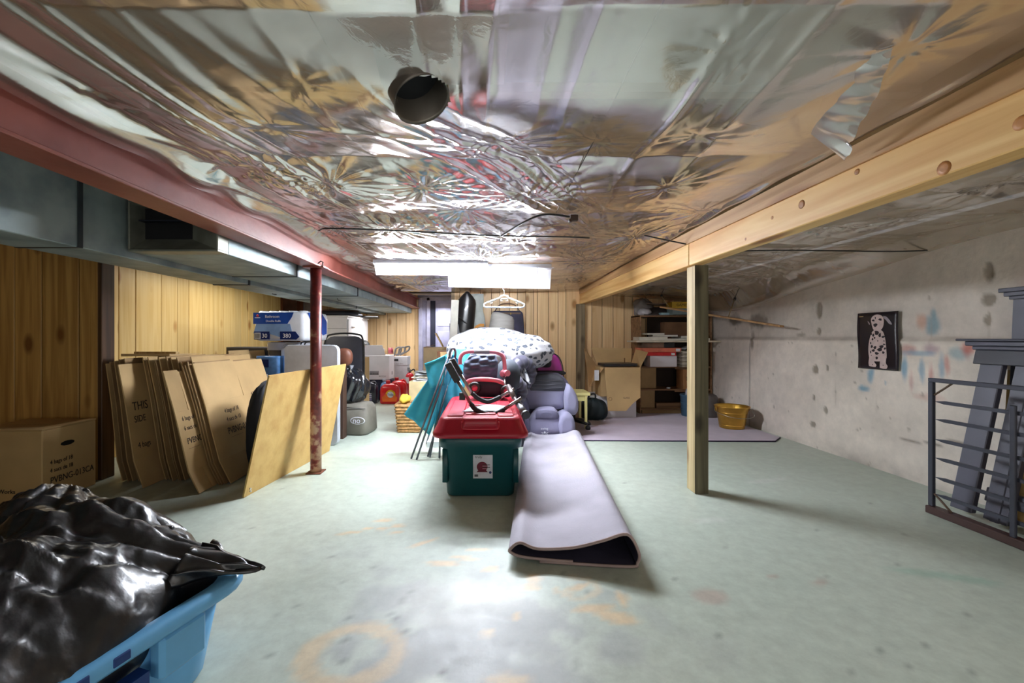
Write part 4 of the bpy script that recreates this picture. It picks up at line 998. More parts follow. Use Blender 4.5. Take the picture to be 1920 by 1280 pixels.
b = MB(); b.grid(lambda u, v: (.02 + .02 * v * math.cos(6.28 * u) * (1 + v * 1.4 * math.sin(5 * u)), .02 * v * math.sin(6.28 * u) * 1.6, .33 + .09 * v), 16, 6, wrap=True); part(b, 'tied_neck', M('neck_film', (150, 152, 160), .2, coat=.5), t)
# papers, basket, boxes left of the blue chair
t = thing('wicker_basket', 'wicker basket half hidden behind the turquoise chair', 'basket', (-.90, 5.05, 0))
WK = M('wicker', (196, 150, 94), .7, var=.25, scale=30, bump=.5, bscale=60)
b = MB(); b.loft([rrect(.13 + .03 * z, .13 + .03 * z, .03, z * .33) for z in (0, .5, 1)], True, False); part(b, 'body', WK, t, thick=.008)
for k in range(9):
    b = MB(); hh = .018 + k * .036; w_ = .134 + .03 * hh / .33
    b.tube([Vector(p) + Vector((0, 0, .005 * math.sin(i * 2.4 + k * 3.14))) for i, p in enumerate(rrect(w_, w_, .03, hh, n=4) + [rrect(w_, w_, .03, hh, n=4)[0]])], .011, 5); part(b, 'woven_band', WK, t)
b = MB(); blob(b, (-.05, 0, .03), (.06, .08, .05), .9, 20, 12, wr(.3, 15, 9, 2)); tag(_at(b.build('yellow_cloth', M('yellow_cloth', (230, 196, 70), .8, bump=.3)), (-.92, 5.05, .34)), 'yellow cloth stuffed into the wicker basket', 'cloth')
t = thing('cardboard_box', 'light cardboard box full of papers behind the turquoise chair', 'box', (-.80, 5.5, 0))
b = MB(); b.box(-.17, .17, -.2, .2, 0, .55); part(b, 'body', M('pale_yellow_card', (228, 206, 158), .7), t, bevel=.004)
for k in range(5):
    b = MB(); b.box(-.13, .15, -.16, .14, 0, .012); tag(_at(b.build('paper_sheaf', M(('paper_white', 'paper_grey', 'paper_cream')[k % 3], ((232, 232, 230), (200, 204, 210), (226, 216, 196))[k % 3], .7)), (-.79 + .02 * (k % 2), 5.46, .556 + k * .02), .2 * math.sin(k * 2)), ('bottom', 'second lowest', 'middle', 'second highest', 'topmost')[k] + ' paper sheaf piled on the pale box by turquoise chair', 'paper', 'paper sheaves piled on the pale cardboard box').rotation_euler.x = .03
b = MB(); b.box(-.10, .13, -.15, .15, 0, .006)
tag(_at(b.build('magazine', M('paper_magazine', (206, 214, 218), .5, var=.3, scale=16)), (-.76, 5.40, .662), .5), 'loose magazine with dark print on top of the paper pile', 'magazine')
t = thing('cardboard_box', 'brown carton standing higher against the far doorway', 'box', (-.72, 6.05, 0))
b = MB(); b.box(-.16, .19, -.15, .15, 0, .96); part(b, 'body', M('tan_card', (206, 176, 134), .75), t, bevel=.004)
b = MB(); b.add([(-.16, -.15, .96), (-.16, .15, .96), (-.03, .15, .99), (-.03, -.15, .99)], [(0, 1, 2, 3)]); part(b, 'flap', KRAFTD, t, thick=.004)
b = MB(); b.box(-.012, .012, -.02, .02, 0, .22); tag(_at(b.build('wood_stake', PALE), (-.62, 6.05, .965), .2), 'thin wood stake poking from the brown carton', 'wood').rotation_euler = (0, -.5, 0)
t = thing('wooden_crate', 'brown wooden crate corner behind the turquoise chair top', 'crate', (-.55, 5.33, 0))
b = MB(); b.box(-.06, .06, -.10, .10, 0, .93); part(b, 'body', M('brown_wood', (120, 76, 50), .6), t, bevel=.004)
b = MB(); b.box(-.02, .06, -.115, -.10, .85, .92); part(b, 'handle_board', KRAFT, t)
# ================================================================ CENTRE PILE
# ---- storage tote
t = thing('storage_tote', 'green plastic storage tote with a dark red lid and white sticker', 'tote', (-.045, 3.45, 0))
TEAL = M('tote_green', (16, 76, 80), .38, var=.06, bump=.05, bscale=60)
LRED = M('lid_red', (166, 18, 40), .36, var=.05, bump=.04, bscale=70)
HL = .52
b = MB()
b.loft([rrect(.225, HL - .03, .05, .0), rrect(.235, HL - .02, .055, .012), rrect(.262, HL, .06, .33), rrect(.285, HL + .02, .06, .345), rrect(.29, HL + .025, .06, .43)])
part(b, 'body', TEAL, t)
for s in (-1, 1):
    b = MB(); b.loft([rrect(.02, .015, .01, z, s * .243, -HL + .02) for z in (.10, .33)]); part(b, 'corner_rib', TEAL, t)
b = MB()
b.loft([rrect(.315, HL + .05, .07, .415), rrect(.328, HL + .065, .08, .42), rrect(.33, HL + .067, .08, .445), rrect(.318, HL + .055, .08, .455), rrect(.285, HL + .03, .08, .535), rrect(.268, HL + .012, .08, .55), rrect(.262, HL + .006, .08, .552), rrect(.25, HL - .006, .07, .544)], True, True)
part(b, 'lid', LRED, t)
# raised panels and the front lip of the lid
for x0, x1, y0, y1 in ((-.235, -.12, -.46, .45), (.12, .235, -.46, .45), (-.11, .11, -.40, -.02), (-.11, .11, .02, .42)):
    b = MB(); b.loft([rrect((x1 - x0) / 2 - i_, (y1 - y0) / 2 - i_, .015, z, (x0 + x1) / 2, (y0 + y1) / 2) for z, i_ in ((.54, 0), (.55, .001), (.553, .006))]); part(b, 'lid_panel', LRED, t)
b = MB(); b.loft([rrect(.12, .05, .02, z, 0, -HL - .005 - o_) for z, o_ in ((.49, .03), (.545, .012), (.556, 0))]); part(b, 'lid_latch', LRED, t)
b = MB(); b.tube(catmull([(-.125, -HL - .035, .525), (-.12, -HL - .06, .492), (-.09, -HL - .068, .485), (.09, -HL - .068, .485), (.12, -HL - .06, .492), (.125, -HL - .035, .525)], 5), .006, 6); part(b, 'latch_rim', M('lid_red_edge', (206, 60, 70), .35), t)
b = MB(); fr = frame((-.068, -HL - .0000, .125), (1, 0, 0), (0, -.078, 1)); fr.translation = Vector((-.05, -HL + .0115, .128))
b.box(0, .134, 0, .165, -.001, .002, fr); st_ = part(b, 'sticker', M('sticker_white', (214, 214, 220), .4), t)
PL = M('plum_print', (112, 22, 48), .5)
b = MB(); b.prism([(.062 + .037 * math.cos(a), .082 + .036 * math.sin(a)) for a in [i * math.pi / 12 for i in range(24)]], fr, .002, .0028); b.build('red_ball', PL, st_)
b = MB(); b.prism([(.025, .045), (.1, .045), (.092, .056), (.034, .056)], fr, .002, .0028); b.build('ball_base', PL, st_)
for y, c, x1 in ((.094, 'black_print', .116), (.085, 'sticker_pink', .10), (.076, 'black_print', .116), (.067, 'sticker_pink', .098)):
    b = MB(); b.box(.064, x1, y, y + .0045, .0028, .0034, fr); b.build('print_line', MC.get(c) or M(c, (196, 140, 152), .5), st_)
b = MB(); b.prism([(.118 + .009 * math.cos(a), .042 + .009 * math.sin(a)) for a in [i * math.pi / 8 for i in range(16)]], fr, .002, .0028); b.build('blue_dot', M('navy_dot', (52, 62, 110), .5), st_)
b = MB(); b.box(.009, .034, .012, .028, .002, .0028, fr); b.build('barcode', M('print_grey2', (90, 88, 92), .5), st_)
text('truly', .026, INK, st_, fr @ Matrix.Translation((.013, .143, .0022)))
# leaflet on lid
b = MB(); b.grid(lambda u, v: (-.14 + .30 * u + .05 * v, -.20 + .20 * v + .02 * u, .004 + .018 * math.sin(u * 3) * v), 8, 5)
tag(_at(b.build('leaflet', M('silver_paper', (176, 182, 190), .4, var=.2, scale=9), thick=.001), (-.04, 3.30, .556)), 'grey paper leaflet lying on the red tote lid', 'paper')

# ---- doll stroller folded on the tote
t = thing('folded_stroller', 'folded stroller with foam grips, pink frame and navy seat on red lid', 'stroller', (0, 3.5, .556))
def W(px, py, Y): return at(px, py, Y) - Vector((0, 3.5, .556))
STL = M('grey_steel_tube', (150, 140, 140), .3, .85); FOAM = M('foam_grip', (30, 30, 34), .7, bump=.1)
PINKP = M('pink_plastic', (226, 132, 150), .38, var=.05); NVF = M('navy_satin', (82, 92, 118), .72, bump=.2, bscale=10); DKF = M('dark_canopy', (44, 50, 60), .8)
for (pts, y) in (((( 841, 683), (857, 712), (883, 757), (893, 768), (917, 777), (934, 773), (945, 767), (978, 746)), 3.06),
                 (((848, 676), (862, 700), (885, 737), (897, 747), (914, 753), (930, 748), (938, 744), (964, 729)), 3.30)):
    Wp = [W(a, c, y + .012 * i) for i, (a, c) in enumerate(pts)]
    b = MB(); b.tube([Wp[1], Wp[2]], .0135, 10); part(b, 'handle_tube', STL, t)
    b = MB(); b.tube(catmull(Wp[2:7], 5), .018, 10); part(b, 'foam_grip', FOAM, t)
    b = MB(); b.tube([Wp[6], Wp[7]], .0135, 10); part(b, 'end_tube', STL, t)
    d = (Wp[1] - Wp[0]).normalized(); b = MB(); mt = frame(Wp[0], d.cross(Vector((0, 1, 0))), d); L_ = (Wp[1] - Wp[0]).length
    b.box(-.024, .024, -.012, L_ + .01, -.03, .03, mt); part(b, 'grip_block', BLK, t, bevel=.004)
b = MB(); c = W(867, 742, 3.1); b.box(c.x - .022, c.x + .02, c.y - .02, c.y + .02, c.z - .028, c.z + .024); part(b, 'clamp', BLK, t, bevel=.003)
b = MB(); b.tube([W(953, 724, 3.45), W(964, 745, 3.25)], .02, 12); part(b, 'axle_tube', STL, t)
b = MB(); b.tube([W(972, 757, 3.15), W(985, 776, 3.0)], .024, 14); part(b, 'axle_barrel', M('silver_barrel', (120, 120, 126), .35, .5), t)
b = MB(); b.tube([W(984, 775, 3.01), W(987, 779, 2.985)], .03, 16); part(b, 'wheel_cap', BLK, t)
b = MB(); b.tube([W(964, 745, 3.25), W(972, 757, 3.15)], .012, 8); part(b, 'axle_rod', STL, t)
b = MB(); b.tube(catmull([W(863, 683, 3.9), W(863, 672, 3.9), W(868, 663, 3.9), W(880, 659, 3.9), W(912, 659, 3.9), W(932, 661, 3.9), (W(943, 668, 3.9)), W(946, 685, 3.88), W(946, 700, 3.86)], 5), .019, 10); part(b, 'pink_hoop', PINKP, t)
b = MB(); b.tube([W(889, 659, 3.885), W(918, 659.5, 3.885)], .0215, 10); part(b, 'hoop_sleeve', M('grey_sleeve', (150, 146, 152), .5), t)
b = MB(); c = W(944, 700, 3.86); blob(b, c, (.036, .03, .036), 1, 18, 12); part(b, 'pink_joint', PINKP, t)
b = MB(); c = W(948, 699, 3.84); b.tube([c, c + Vector((.02, -.03, 0))], .028, 12); part(b, 'pink_knob', PINKP, t)
b = MB(); b.tube([W(945, 703, 3.86), W(948, 727, 3.7)], .009, 8); part(b, 'strut', STL, t)
b = MB(); b.tube(catmull([W(876, 716, 3.8), W(885, 712, 3.78), (W(907, 711, 3.74)), W(930, 713, 3.76), W(946, 719, 3.8)], 6), .020, 10); part(b, 'pink_bar', PINKP, t)
def seatf(u, v):
    x = -.20 + .30 * u; w = math.sin(math.pi * u) ** .35
    z = .16 + .22 * v; y = .36 - .06 * w * math.sin(math.pi * (v * .8 + .15)) + .007 * math.sin(26 * v + 5 * u) * w + .005 * math.sin(17 * u - 22 * v)
    x += (1 - v) * -.015 + (-.03 * (v > .8) * (.5 - u) if 0 else 0)
    return (x * (1 - .25 * max(0, v - .7) / .3) + .0, y, z)
b = MB(); b.grid(seatf, 30, 24); part(b, 'seat_fabric', NVF, t, thick=.012)
b = MB(); blob(b, W(952, 705, 4.1), (.12, .14, .165), .9, 24, 18); part(b, 'canopy', DKF, t)
b = MB(); c = W(918, 732, 3.85); c.z = .09; blob(b, c, (.15, .08, .085), .6, 24, 14); part(b, 'seat_base', M('dark_navy_seat', (30, 34, 52), .6), t)
for px, py in ((890, 727), (950, 733)):
    c = W(px, py, 3.72); b = MB(); b.lathe([(.028, -.015), (.046, -.02), (.055, 0), (.046, .02), (.028, .015)], 20, c, 'Y'); w_ = part(b, 'wheel', BLK, t)
    b = MB(); b.lathe([(0, -.016), (.026, -.016), (.026, .016), (0, .016)], 14, c, 'Y'); b.build('hub', M('pink_hub', (220, 110, 140), .4), w_)

# ---- turquoise canvas chair, folded
t = thing('canvas_chair', 'folded turquoise canvas camp chair with thin grey legs beside tote', 'chair', (-.45, 4.0, 0))
TQ = M('turquoise_canvas', (58, 178, 204), .7, var=.08, scale=4, bump=.12, bscale=35, col2=(36, 148, 182))
def C_(px, py, Y): return at(px, py, Y) - Vector((-.45, 4.0, 0))
def panelc(pts, nu, nv, amp, name, seed):
    A, B, Cc, D = [Vector(p) for p in pts]
    def fn(u, v):
        p = (A * (1 - u) + B * u) * (1 - v) + (D * (1 - u) + Cc * u) * v
        p.y += amp * (math.sin(u * 7 + v * 3 + seed) + .6 * math.sin(u * 15 - v * 6 + seed)) * (.3 + v)
        return p
    b = MB(); b.grid(fn, nu, nv); return part(b, name, TQ, t, thick=.006)
panelc((C_(797, 684, 4.05), C_(836, 668, 3.95), C_(833, 722, 3.92), C_(806, 728, 4.0)), 14, 12, .006, 'arm_flap', 1)
panelc((C_(832, 668, 4.02), C_(866, 660, 4.1), C_(806, 815, 4.02), C_(758, 776, 4.1)), 20, 26, .016, 'seat_cloth', 2)
panelc((C_(836, 664, 4.06), C_(882, 660, 4.2), C_(866, 752, 4.1), C_(812, 812, 3.98)), 20, 22, .014, 'back_cloth', 3)
panelc((C_(846, 654, 4.0), C_(873, 652, 4.1), C_(884, 700, 4.05), C_(852, 668, 3.95)), 12, 12, .01, 'top_cloth', 4)
panelc((C_(870, 655, 4.15), C_(880, 654, 4.2), C_(885, 690, 4.2), C_(866, 680, 4.15)), 8, 8, .006, 'side_cloth', 5)
b = MB(); b.tube([C_(797, 683, 4.04), C_(817, 676, 4.0), C_(836, 667, 3.94)], .012, 6); part(b, 'hem', TQ, t)
LEG = M('chair_leg_grey', (100, 104, 112), .4, .7)
for (a, c, Ya, Yb) in (((845, 656), (771, 861), 3.95, 3.84), ((850, 655), (781, 864), 3.98, 3.80), ((848, 690), (802, 858), 4.1, 3.9), ((835, 700), (806, 859), 4.15, 3.88), ((826, 762), (824, 861), 4.1, 3.86), ((805, 812), (800, 832), 4.3, 4.4)):
    b = MB(); e_ = C_(c[0], c[1], Yb); e_.z = max(e_.z, .008); b.tube([C_(a[0], a[1], Ya), e_], .009, 8); lg = part(b, 'leg', LEG, t)
b = MB(); b.tube(catmull([C_(842, 672, 3.93), C_(845, 657, 3.93), C_(850, 653, 3.94), (C_(854, 659, 3.95)), C_(853, 672, 3.96)], 5), .012, 8); part(b, 'frame_bend', LEG, t)
for k in range(2):
    b = MB(); b.box(-.06, .06, -.05, .05, 0, .015)
b = MB(); b.box(-.2, .16, -.16, .16, 0, .06); tag(_at(b.build('white_board', WHT, bevel=.004), (-.40, 4.42, 0)), 'low white slab on the floor behind the turquoise chair legs', 'board')

# ---- boxes carrying the duvet (mostly hidden)
b = MB(); b.box(-.42, .36, -.3, .35, 0, .62); tag(_at(b.build('cardboard_box', KRAFT, bevel=.005), (.10, 5.15, 0)), 'big brown box buried in the centre pile under the patterned duvet', 'box')
b = MB(); b.box(-.2, .22, -.2, .2, 0, .12); tag(_at(b.build('cardboard_box', KRAFTD, bevel=.005), (.0, 5.15, .622)), 'smaller brown box on the buried box under the duvet', 'box')
# duvet material: white with grey leaf print
m, nt, p = newmat('leaf_print_cotton'); N = nt.nodes; L = nt.links
tc = N.new('ShaderNodeTexCoord'); nzd = N.new('ShaderNodeTexNoise'); nzd.inputs['Scale'].default_value = 9
vm = N.new('ShaderNodeVectorMath'); vm.operation = 'MULTIPLY_ADD'; vm.inputs[1].default_value = (.07, .07, .07)
L.new(tc.outputs['Object'], nzd.inputs['Vector']); L.new(nzd.outputs['Color'], vm.inputs[0]); L.new(tc.outputs['Object'], vm.inputs[2])
mp = N.new('ShaderNodeMapping'); mp.inputs['Scale'].default_value = (13, 13, 20); mp.inputs['Rotation'].default_value = (.3, .6, .4); L.new(vm.outputs[0], mp.inputs[0])
vo = N.new('ShaderNodeTexVoronoi'); vo.inputs['Scale'].default_value = 1; L.new(mp.outputs[0], vo.inputs['Vector'])
cr = N.new('ShaderNodeValToRGB'); e = cr.color_ramp.elements; e[0].position = .30; e[0].color = srgb(48, 54, 66); e[1].position = .38; e[1].color = srgb(182, 182, 188)
e3 = cr.color_ramp.elements.new(.12); e3.color = srgb(84, 90, 102)
L.new(vo.outputs['Distance'], cr.inputs[0]); L.new(cr.outputs[0], p.inputs['Base Color']); p.inputs['Roughness'].default_value = .8
LEAF = m; MC['leaf'] = m
t = thing('duvet', 'white duvet with grey leaf pattern heaped on top of the centre pile', 'duvet', (.14, 4.85, .66))
def duv(u, v, d):
    return .07 * math.sin(u * 6.28 * 3 + 1) + .035 * math.sin(u * 6.28 * 7 + 5 * v) * math.sin(3.14 * v) + .02 * math.sin(u * 60 + v * 11) * math.sin(3.14 * v) + .05 * (vn1(u * 9, v * 7) - .5)
def vn1(a, c): return float(vnoise(np.array([a]), np.array([c]), 5)[0])
b = MB(); blob(b, (-.12, .05, .30), (.50, .36, .235), .85, 80, 44, duv); part(b, 'main_heap', LEAF, t)
b = MB(); blob(b, (.26, -.02, .27), (.34, .30, .19), .9, 64, 34, lambda u, v, d: duv(u + .3, v, d) + .02 * math.sin(v * 40)); part(b, 'rolled_end', LEAF, t)
def drape(u, v):
    return (.04 + .15 * u + .16 * v - .03 * u * v, -.28 - .10 * v + .02 * math.sin(u * 9 + v * 4), .36 - .36 * v + .02 * math.sin(u * 5) - .03 * u)
b = MB(); b.grid(drape, 20, 24); part(b, 'hanging_corner', LEAF, t, thick=.012)
# grey fabric lamp shade / tube
t = thing('felt_cylinder', 'grey felt lampshade standing behind the patterned duvet', 'lampshade', (.20, 5.4, 0.93), 0)
b = MB(); FE = M('grey_felt', (150, 147, 144), .85, var=.12, scale=3, bump=.2, stretch=(1, 1, 6))
b.loft([[(q[0] * s + dx, q[1] * s, z - q[0] * s * .25 * (z > .3)) for q in [(math.cos(a), math.sin(a)) for a in [i * 2 * math.pi / 28 for i in range(28)]]] for z, s, dx in ((0, .19, -.05), (.15, .172, -.03), (.42, .145, .0), (.455, .132, .0), (.47, .08, 0))], True, True)
part(b, 'shade', FE, t)
b = MB(); b.lathe([(.20, 0), (.2, .012)], 28, (-.06, 0, .0)); part(b, 'rim', M('felt_rim', (130, 126, 124), .8), t)
b = MB(); b.box(-.3, .28, -.12, .18, 0, .925); tag(_at(b.build('cardboard_box', KRAFTD, bevel=.004), (.22, 5.72, 0)), 'upright brown carton at the back of the pile supporting the lampshade', 'box')
# ---- hanger
t = thing('coat_hanger', 'white plastic coat hanger hooked on the shop light', 'hanger', (.175, 4.33, 1.535))
HG = M('hanger_plastic', (150, 158, 164), .3)
b = MB(); b.tube(catmull([(.02, .0, .06), (.012, 0, .085), (-.012, 0, .08), (-.012, 0, .05), (0, 0, .03), (0, 0, -.015)], 5), .004, 6); part(b, 'hook', M('chrome', (200, 200, 205), .25, 1), t)
b = MB(); b.tube([(0, 0, -.01), (-.03, 0, -.015), (-.045, 0, -.035), (-.18, 0, -.085), (-.205, 0, -.10), (-.205, 0, -.118), (-.19, 0, -.13), (.19, 0, -.133), (.205, 0, -.12), (.205, 0, -.102), (.18, 0, -.088), (.045, 0, -.035), (.03, 0, -.015), (0, 0, -.01)], .008, 8); part(b, 'frame', HG, t)
b = MB(); b.tube([(-.03, 0, -.045), (.03, 0, -.045)], .008, 6); part(b, 'cross_piece', HG, t)
for s in (-1, 1):
    b = MB(); b.tube(catmull([(s * .03, 0, -.05), (s * .035, 0, -.065), (s * .015, 0, -.066)], 4), .003, 5); part(b, 'tie_hook', HG, t)
    b = MB(); b.tube(catmull([(s * .12, 0, -.07), (s * .125, 0, -.09), (s * .145, 0, -.085)], 4), .003, 5); part(b, 'strap_hook', HG, t)
b = MB(); b.tube([(0, 0, -.055), (0, 0, -.075)], .004, 5); b.tube(catmull([(-.02, 0, -.068), (0, 0, -.078), (.02, 0, -.068)], 4), .003, 5)
# ---- black curved shell, board bag, hanging bag, white board
t = thing('curved_plastic_shell', 'tall black curved plastic shell with grey inset, propped at back wall', 'shell', (-.38, 6.15, 0))
def shell(u, v):
    z = .75 + .95 * v; a = math.pi * u
    w = .19 * (1 - .25 * v) * min(1, (1.01 - v) * 9) ** .5
    return (.02 - .06 + .12 * v - math.cos(a) * w * .9 + .02, -.14 * math.sin(a) * (1 - .3 * v) - .02, z + .05 * math.sin(a) * v)
b = MB(); b.grid(shell, 20, 24); part(b, 'shell', M('gloss_black', (30, 31, 34), .3, coat=.3), t, thick=.01)
b = MB(); b.box(-.16, .12, .0, .03, 0, 1.3); part(b, 'spine', BLK, t)
b = MB(); b.add([(-.16, -.145, .72), (.06, -.16, .72), (-.02, -.165, 1.28), (-.10, -.15, 1.32)], [(0, 1, 2, 3)]); part(b, 'grey_inset', M('inset_grey', (150, 152, 156), .5), t, thick=.012)
for k in range(7): b = MB(); b.box(.035, .095, -.135, -.12, 1.10 + .028 * k, 1.115 + .028 * k); part(b, 'vent_slot', DOT, t)
b = MB(); b.tube(catmull([(-.13, -.14, 1.36), (-.02, -.18, 1.38), (.08, -.14, 1.30), (.14, -.1, 1.27), (.1, -.12, 1.18)], 6), .008, 6); part(b, 'cord', BLK, t)
b = MB(); b.lathe([(0, 0), (.022, 0), (.022, .01)], 14, (-.045, -.185, 1.335), 'Y'); part(b, 'screw_cap', M('chrome', (200, 200, 205), .25, 1), t)
t = thing('board_sleeve', 'pale grey board sleeve with orange flame stripes at back wall', 'sleeve', (-.13, 6.25, 0))
def bw(z): return .085 + .035 * min(1, max(0, (1.72 - z) * 3)) if z < 1.5 else .075 + .02 * (z - 1.5) * 4
def sleeve(off):
    def f(u, v):
        z = .6 + 1.13 * v; w = .088 - .025 * math.exp(-((z - 1.5) / .08) ** 2) 
        dx = -.045 * max(0, z - 1.2) * 1.4 + .02
        return (dx + (u - .5) * 2 * w, -.02 - .03 * math.sin(math.pi * u) + off + .015 * math.sin((u + z * 5) * 3) * math.exp(-((z - 1.5) / .1) ** 2), z)
    return f
b = MB(); b.grid(sleeve(0), 16, 30); part(b, 'sleeve', M('sleeve_grey', (196, 202, 196), .5, bump=.1), t, thick=.02)
b = MB(); b.box(-.08, .10, 0, .03, 0, 1.2); part(b, 'board', WHT, t)
OR = M('flame_orange', (240, 158, 40), .5)
for z0, k in ((1.09, 1), (1.21, 1)):
    b = MB(); b.prism([(-.075, z0), (-.03, z0 + .06), (.03, z0 + .085), (.09, z0 + .085), (.09, z0 + .04), (.03, z0 + .045), (-.02, z0 + .02)], frame((.0, -.062, 0), (1, 0, 0), (0, 0, 1)), 0, .004); part(b, 'flame_stripe', OR, t)
t = thing('hanging_bag', 'dark navy laptop bag hanging on the back wall below the hanger', 'bag', (.31, 6.535, 1.10))
b = MB(); b.prism([(p[0] * (1 - .08 * (p[1] > .2)), p[1]) for p in [(q[0], q[1]) for q in rrect(.26, .2, .06, 0, 0, .2)]], frame((0, .05, 0), (1, 0, 0), (0, 0, 1)), 0, .12); part(b, 'body', M('navy_bag', (50, 48, 78), .6, var=.2, bump=.2), t, bevel=.015, seg=3)
b = MB(); b.box(-.2, .2, -.078, -.07, .35, .375); part(b, 'zipper', M('brown_band', (110, 84, 66), .6), t)
b = MB(); b.box(.045, .055, -.09, -.075, .34, .37); part(b, 'tag', M('gold_tag', (220, 180, 60), .4), t)
b = MB(); b.tube(catmull([(-.2, -.04, .38), (-.1, -.02, .50), (.1, -.02, .50), (.2, -.04, .38)], 6), .008, 6); part(b, 'strap', M('brown_strap', (110, 78, 60), .6), t)
b = MB(); b.tube(catmull([(-.24, -.08, .3), (-.18, -.1, .18), (-.13, -.1, .02)], 6), .01, 6); part(b, 'side_strap', M('tan_strap', (196, 156, 120), .6), t)
b = MB(); blob(b, (0, 0, .07), (.2, .12, .07), .7, 24, 12, wr(.15, 11, 7, 1)); tag(_at(b.build('brown_paper_bag', M('brown_paper', (166, 134, 96), .7, bump=.4, bscale=12)), (.36, 6.2, 1.0)), 'crumpled brown paper bag behind the duvet, under the navy bag', 'bag')
b = MB(); b.box(-.15, .2, -.15, .15, 0, .995); tag(_at(b.build('cardboard_box', KRAFTD), (.40, 6.25, 0)), 'tall box at the back wall hidden behind the duvet', 'box')
b = MB(); b.box(-.055, .045, -.012, .012, 0, .98)
tag(_at(b.build('white_plank', M('cream_board', (232, 228, 216), .5), bevel=.003), (-.47, 5.72, .62)), 'narrow white board standing upright left of the black shell', 'board').rotation_euler = (0, .05, 0)
b = MB(); b.box(-.12, .12, -.1, .1, 0, .615); tag(_at(b.build('small_carton', KRAFT), (-.45, 5.68, 0)), 'small carton beneath the upright white board', 'box')

# ---- dark padded rolls between stroller and booster seat
PUF = M('puffy_charcoal', (58, 56, 74), .42, bump=.15, sheen=.2)
def puff(c, r, label, rx, rz):
    t = thing('padded_cushion', label, 'cushion', c)
    b = MB(); n_ = 12
    def f(u, v):
        a = 2 * math.pi * u; bb = 2 * math.pi * v
        rr_ = r * .62 + (r * .40) * math.cos(bb) * (1 + .09 * math.cos(a * n_))
        return (rr_ * math.cos(a), r * .42 * math.sin(bb) * (1 + .06 * math.cos(a * n_)), rr_ * math.sin(a))
    vs = []; nu, nv = 72, 16
    for j in range(nv):
        for i in range(nu): vs.append(f(i / nu, j / nv))
    fs = [(j * nu + i, j * nu + (i + 1) % nu, ((j + 1) % nv) * nu + (i + 1) % nu, ((j + 1) % nv) * nu + i) for j in range(nv) for i in range(nu)]
    b.add(vs, fs, True); o = part(b, 'ring', PUF, t); o.rotation_euler = (rx, 0, rz)
    b = MB(); blob(b, (0, 0, 0), (r * .5, r * .25, r * .5), 1, 18, 12); o = part(b, 'centre', DKF, t); o.rotation_euler = (rx, 0, rz)
puff(at(960, 735, 4.3), .17, 'gathered charcoal padded ring cushion, lower of the two', .1, .5)
puff(at(978, 700, 4.55), .19, 'dark gathered padded ring cushion, upper one against the booster', .1, .7)
b = MB(); b.box(-.14, .10, -.12, .15, 0, .40); tag(_at(b.build('cardboard_box', M('dark_slate_box', (48, 48, 62), .7)), (.28, 4.40, 0)), 'dark box under the ring cushions, hidden behind the tote', 'box')
b = MB(); blob(b, (0, 0, .17), (.14, .16, .2), .9, 24, 16); tag(_at(b.build('grey_pillow', M('lavender_grey_cloth', (140, 138, 160), .7)), (.30, 4.80, .60)), 'lavender-grey pillow tucked under the duvet beside the ring cushions', 'cushion')
b = MB(); b.box(-.12, .1, -.12, .12, 0, .62); tag(_at(b.build('small_carton', KRAFTD), (.33, 4.80, 0)), 'carton under the lavender-grey pillow between duvet and booster', 'box')

# ---- booster car seat
t = thing('booster_seat', 'lavender-grey child booster car seat with dark quilted headrest', 'car seat', (.66, 4.75, 0))
LV = M('lavender_fabric', (142, 140, 168), .75, var=.06, bump=.12, bscale=60, sheen=.2); LVD = M('slate_fabric', (98, 96, 120), .75, bump=.15, bscale=60); QT = M('quilted_charcoal', (74, 76, 84), .75, bump=.15, bscale=60)
def lobe(pts, name, m, th0, th1, par=None, bev=.03):
    """pillow-like slab: outline pts (x,z) between y th0..th1 with soft edges"""
    n = len(pts); cx = sum(p[0] for p in pts) / n; cz = sum(p[1] for p in pts) / n
    P_ = catmull([(p[0], 0, p[1]) for p in pts + [pts[0]]], 5)[:-1]
    rings = []
    for f, s in ((0, .90), (.12, .97), (.35, 1), (.7, 1), (.9, .96), (1, .88)):
        y = th1 + (th0 - th1) * f
        rings.append([(cx + (p.x - cx) * s, y, cz + (p.z - cz) * s) for p in P_])
    rings.append([(cx + (p.x - cx) * .5, th0 - .01, cz + (p.z - cz) * .5) for p in P_])
    b = MB(); b.loft(rings); return part(b, name, m, par or t)
# coordinates: x right, z up, front at negative y
lobe([(-.23, .30), (-.25, .50), (-.20, .66), (-.10, .70), (.12, .70), (.24, .62), (.30, .48), (.32, .30), (.26, .20), (-.2, .2)], 'back_shell', LVD, .05, .19)
lobe([(-.22, .30), (-.24, .46), (-.20, .54), (.19, .54), (.20, .40), (.17, .30)], 'backrest', LV, -.02, .10)
hd = lobe([(-.19, .50), (-.20, .58), (-.15, .665), (-.06, .69), (.10, .69), (.17, .66), (.21, .60), (.20, .50)], 'headrest', QT, -.03, .09)
for z in (.545, .585, .625):
    b = MB(); b.tube([(-.17, -.041, z), (0, -.045, z - .008), (.17, -.041, z)], .003, 5); b.build('seam', M('seam_light', (120, 120, 130), .7), hd)
lobe([(.20, .28), (.19, .45), (.22, .58), (.27, .56), (.335, .44), (.34, .30), (.29, .24)], 'side_wing', LV, -.10, .12)
lobe([(-.27, .26), (-.29, .40), (-.24, .45), (-.20, .38), (-.2, .26)], 'side_wing', LVD, -.10, .12)
lobe([(-.24, .03), (-.22, .18), (-.14, .30), (-.06, .335), (.08, .33), (.13, .20), (.15, .03)], 'seat_pad', LV, -.18, .0)
lobe([(-.15, .22), (-.12, .31), (.07, .31), (.10, .22)], 'seat_inset', LVD, -.19, -.1)
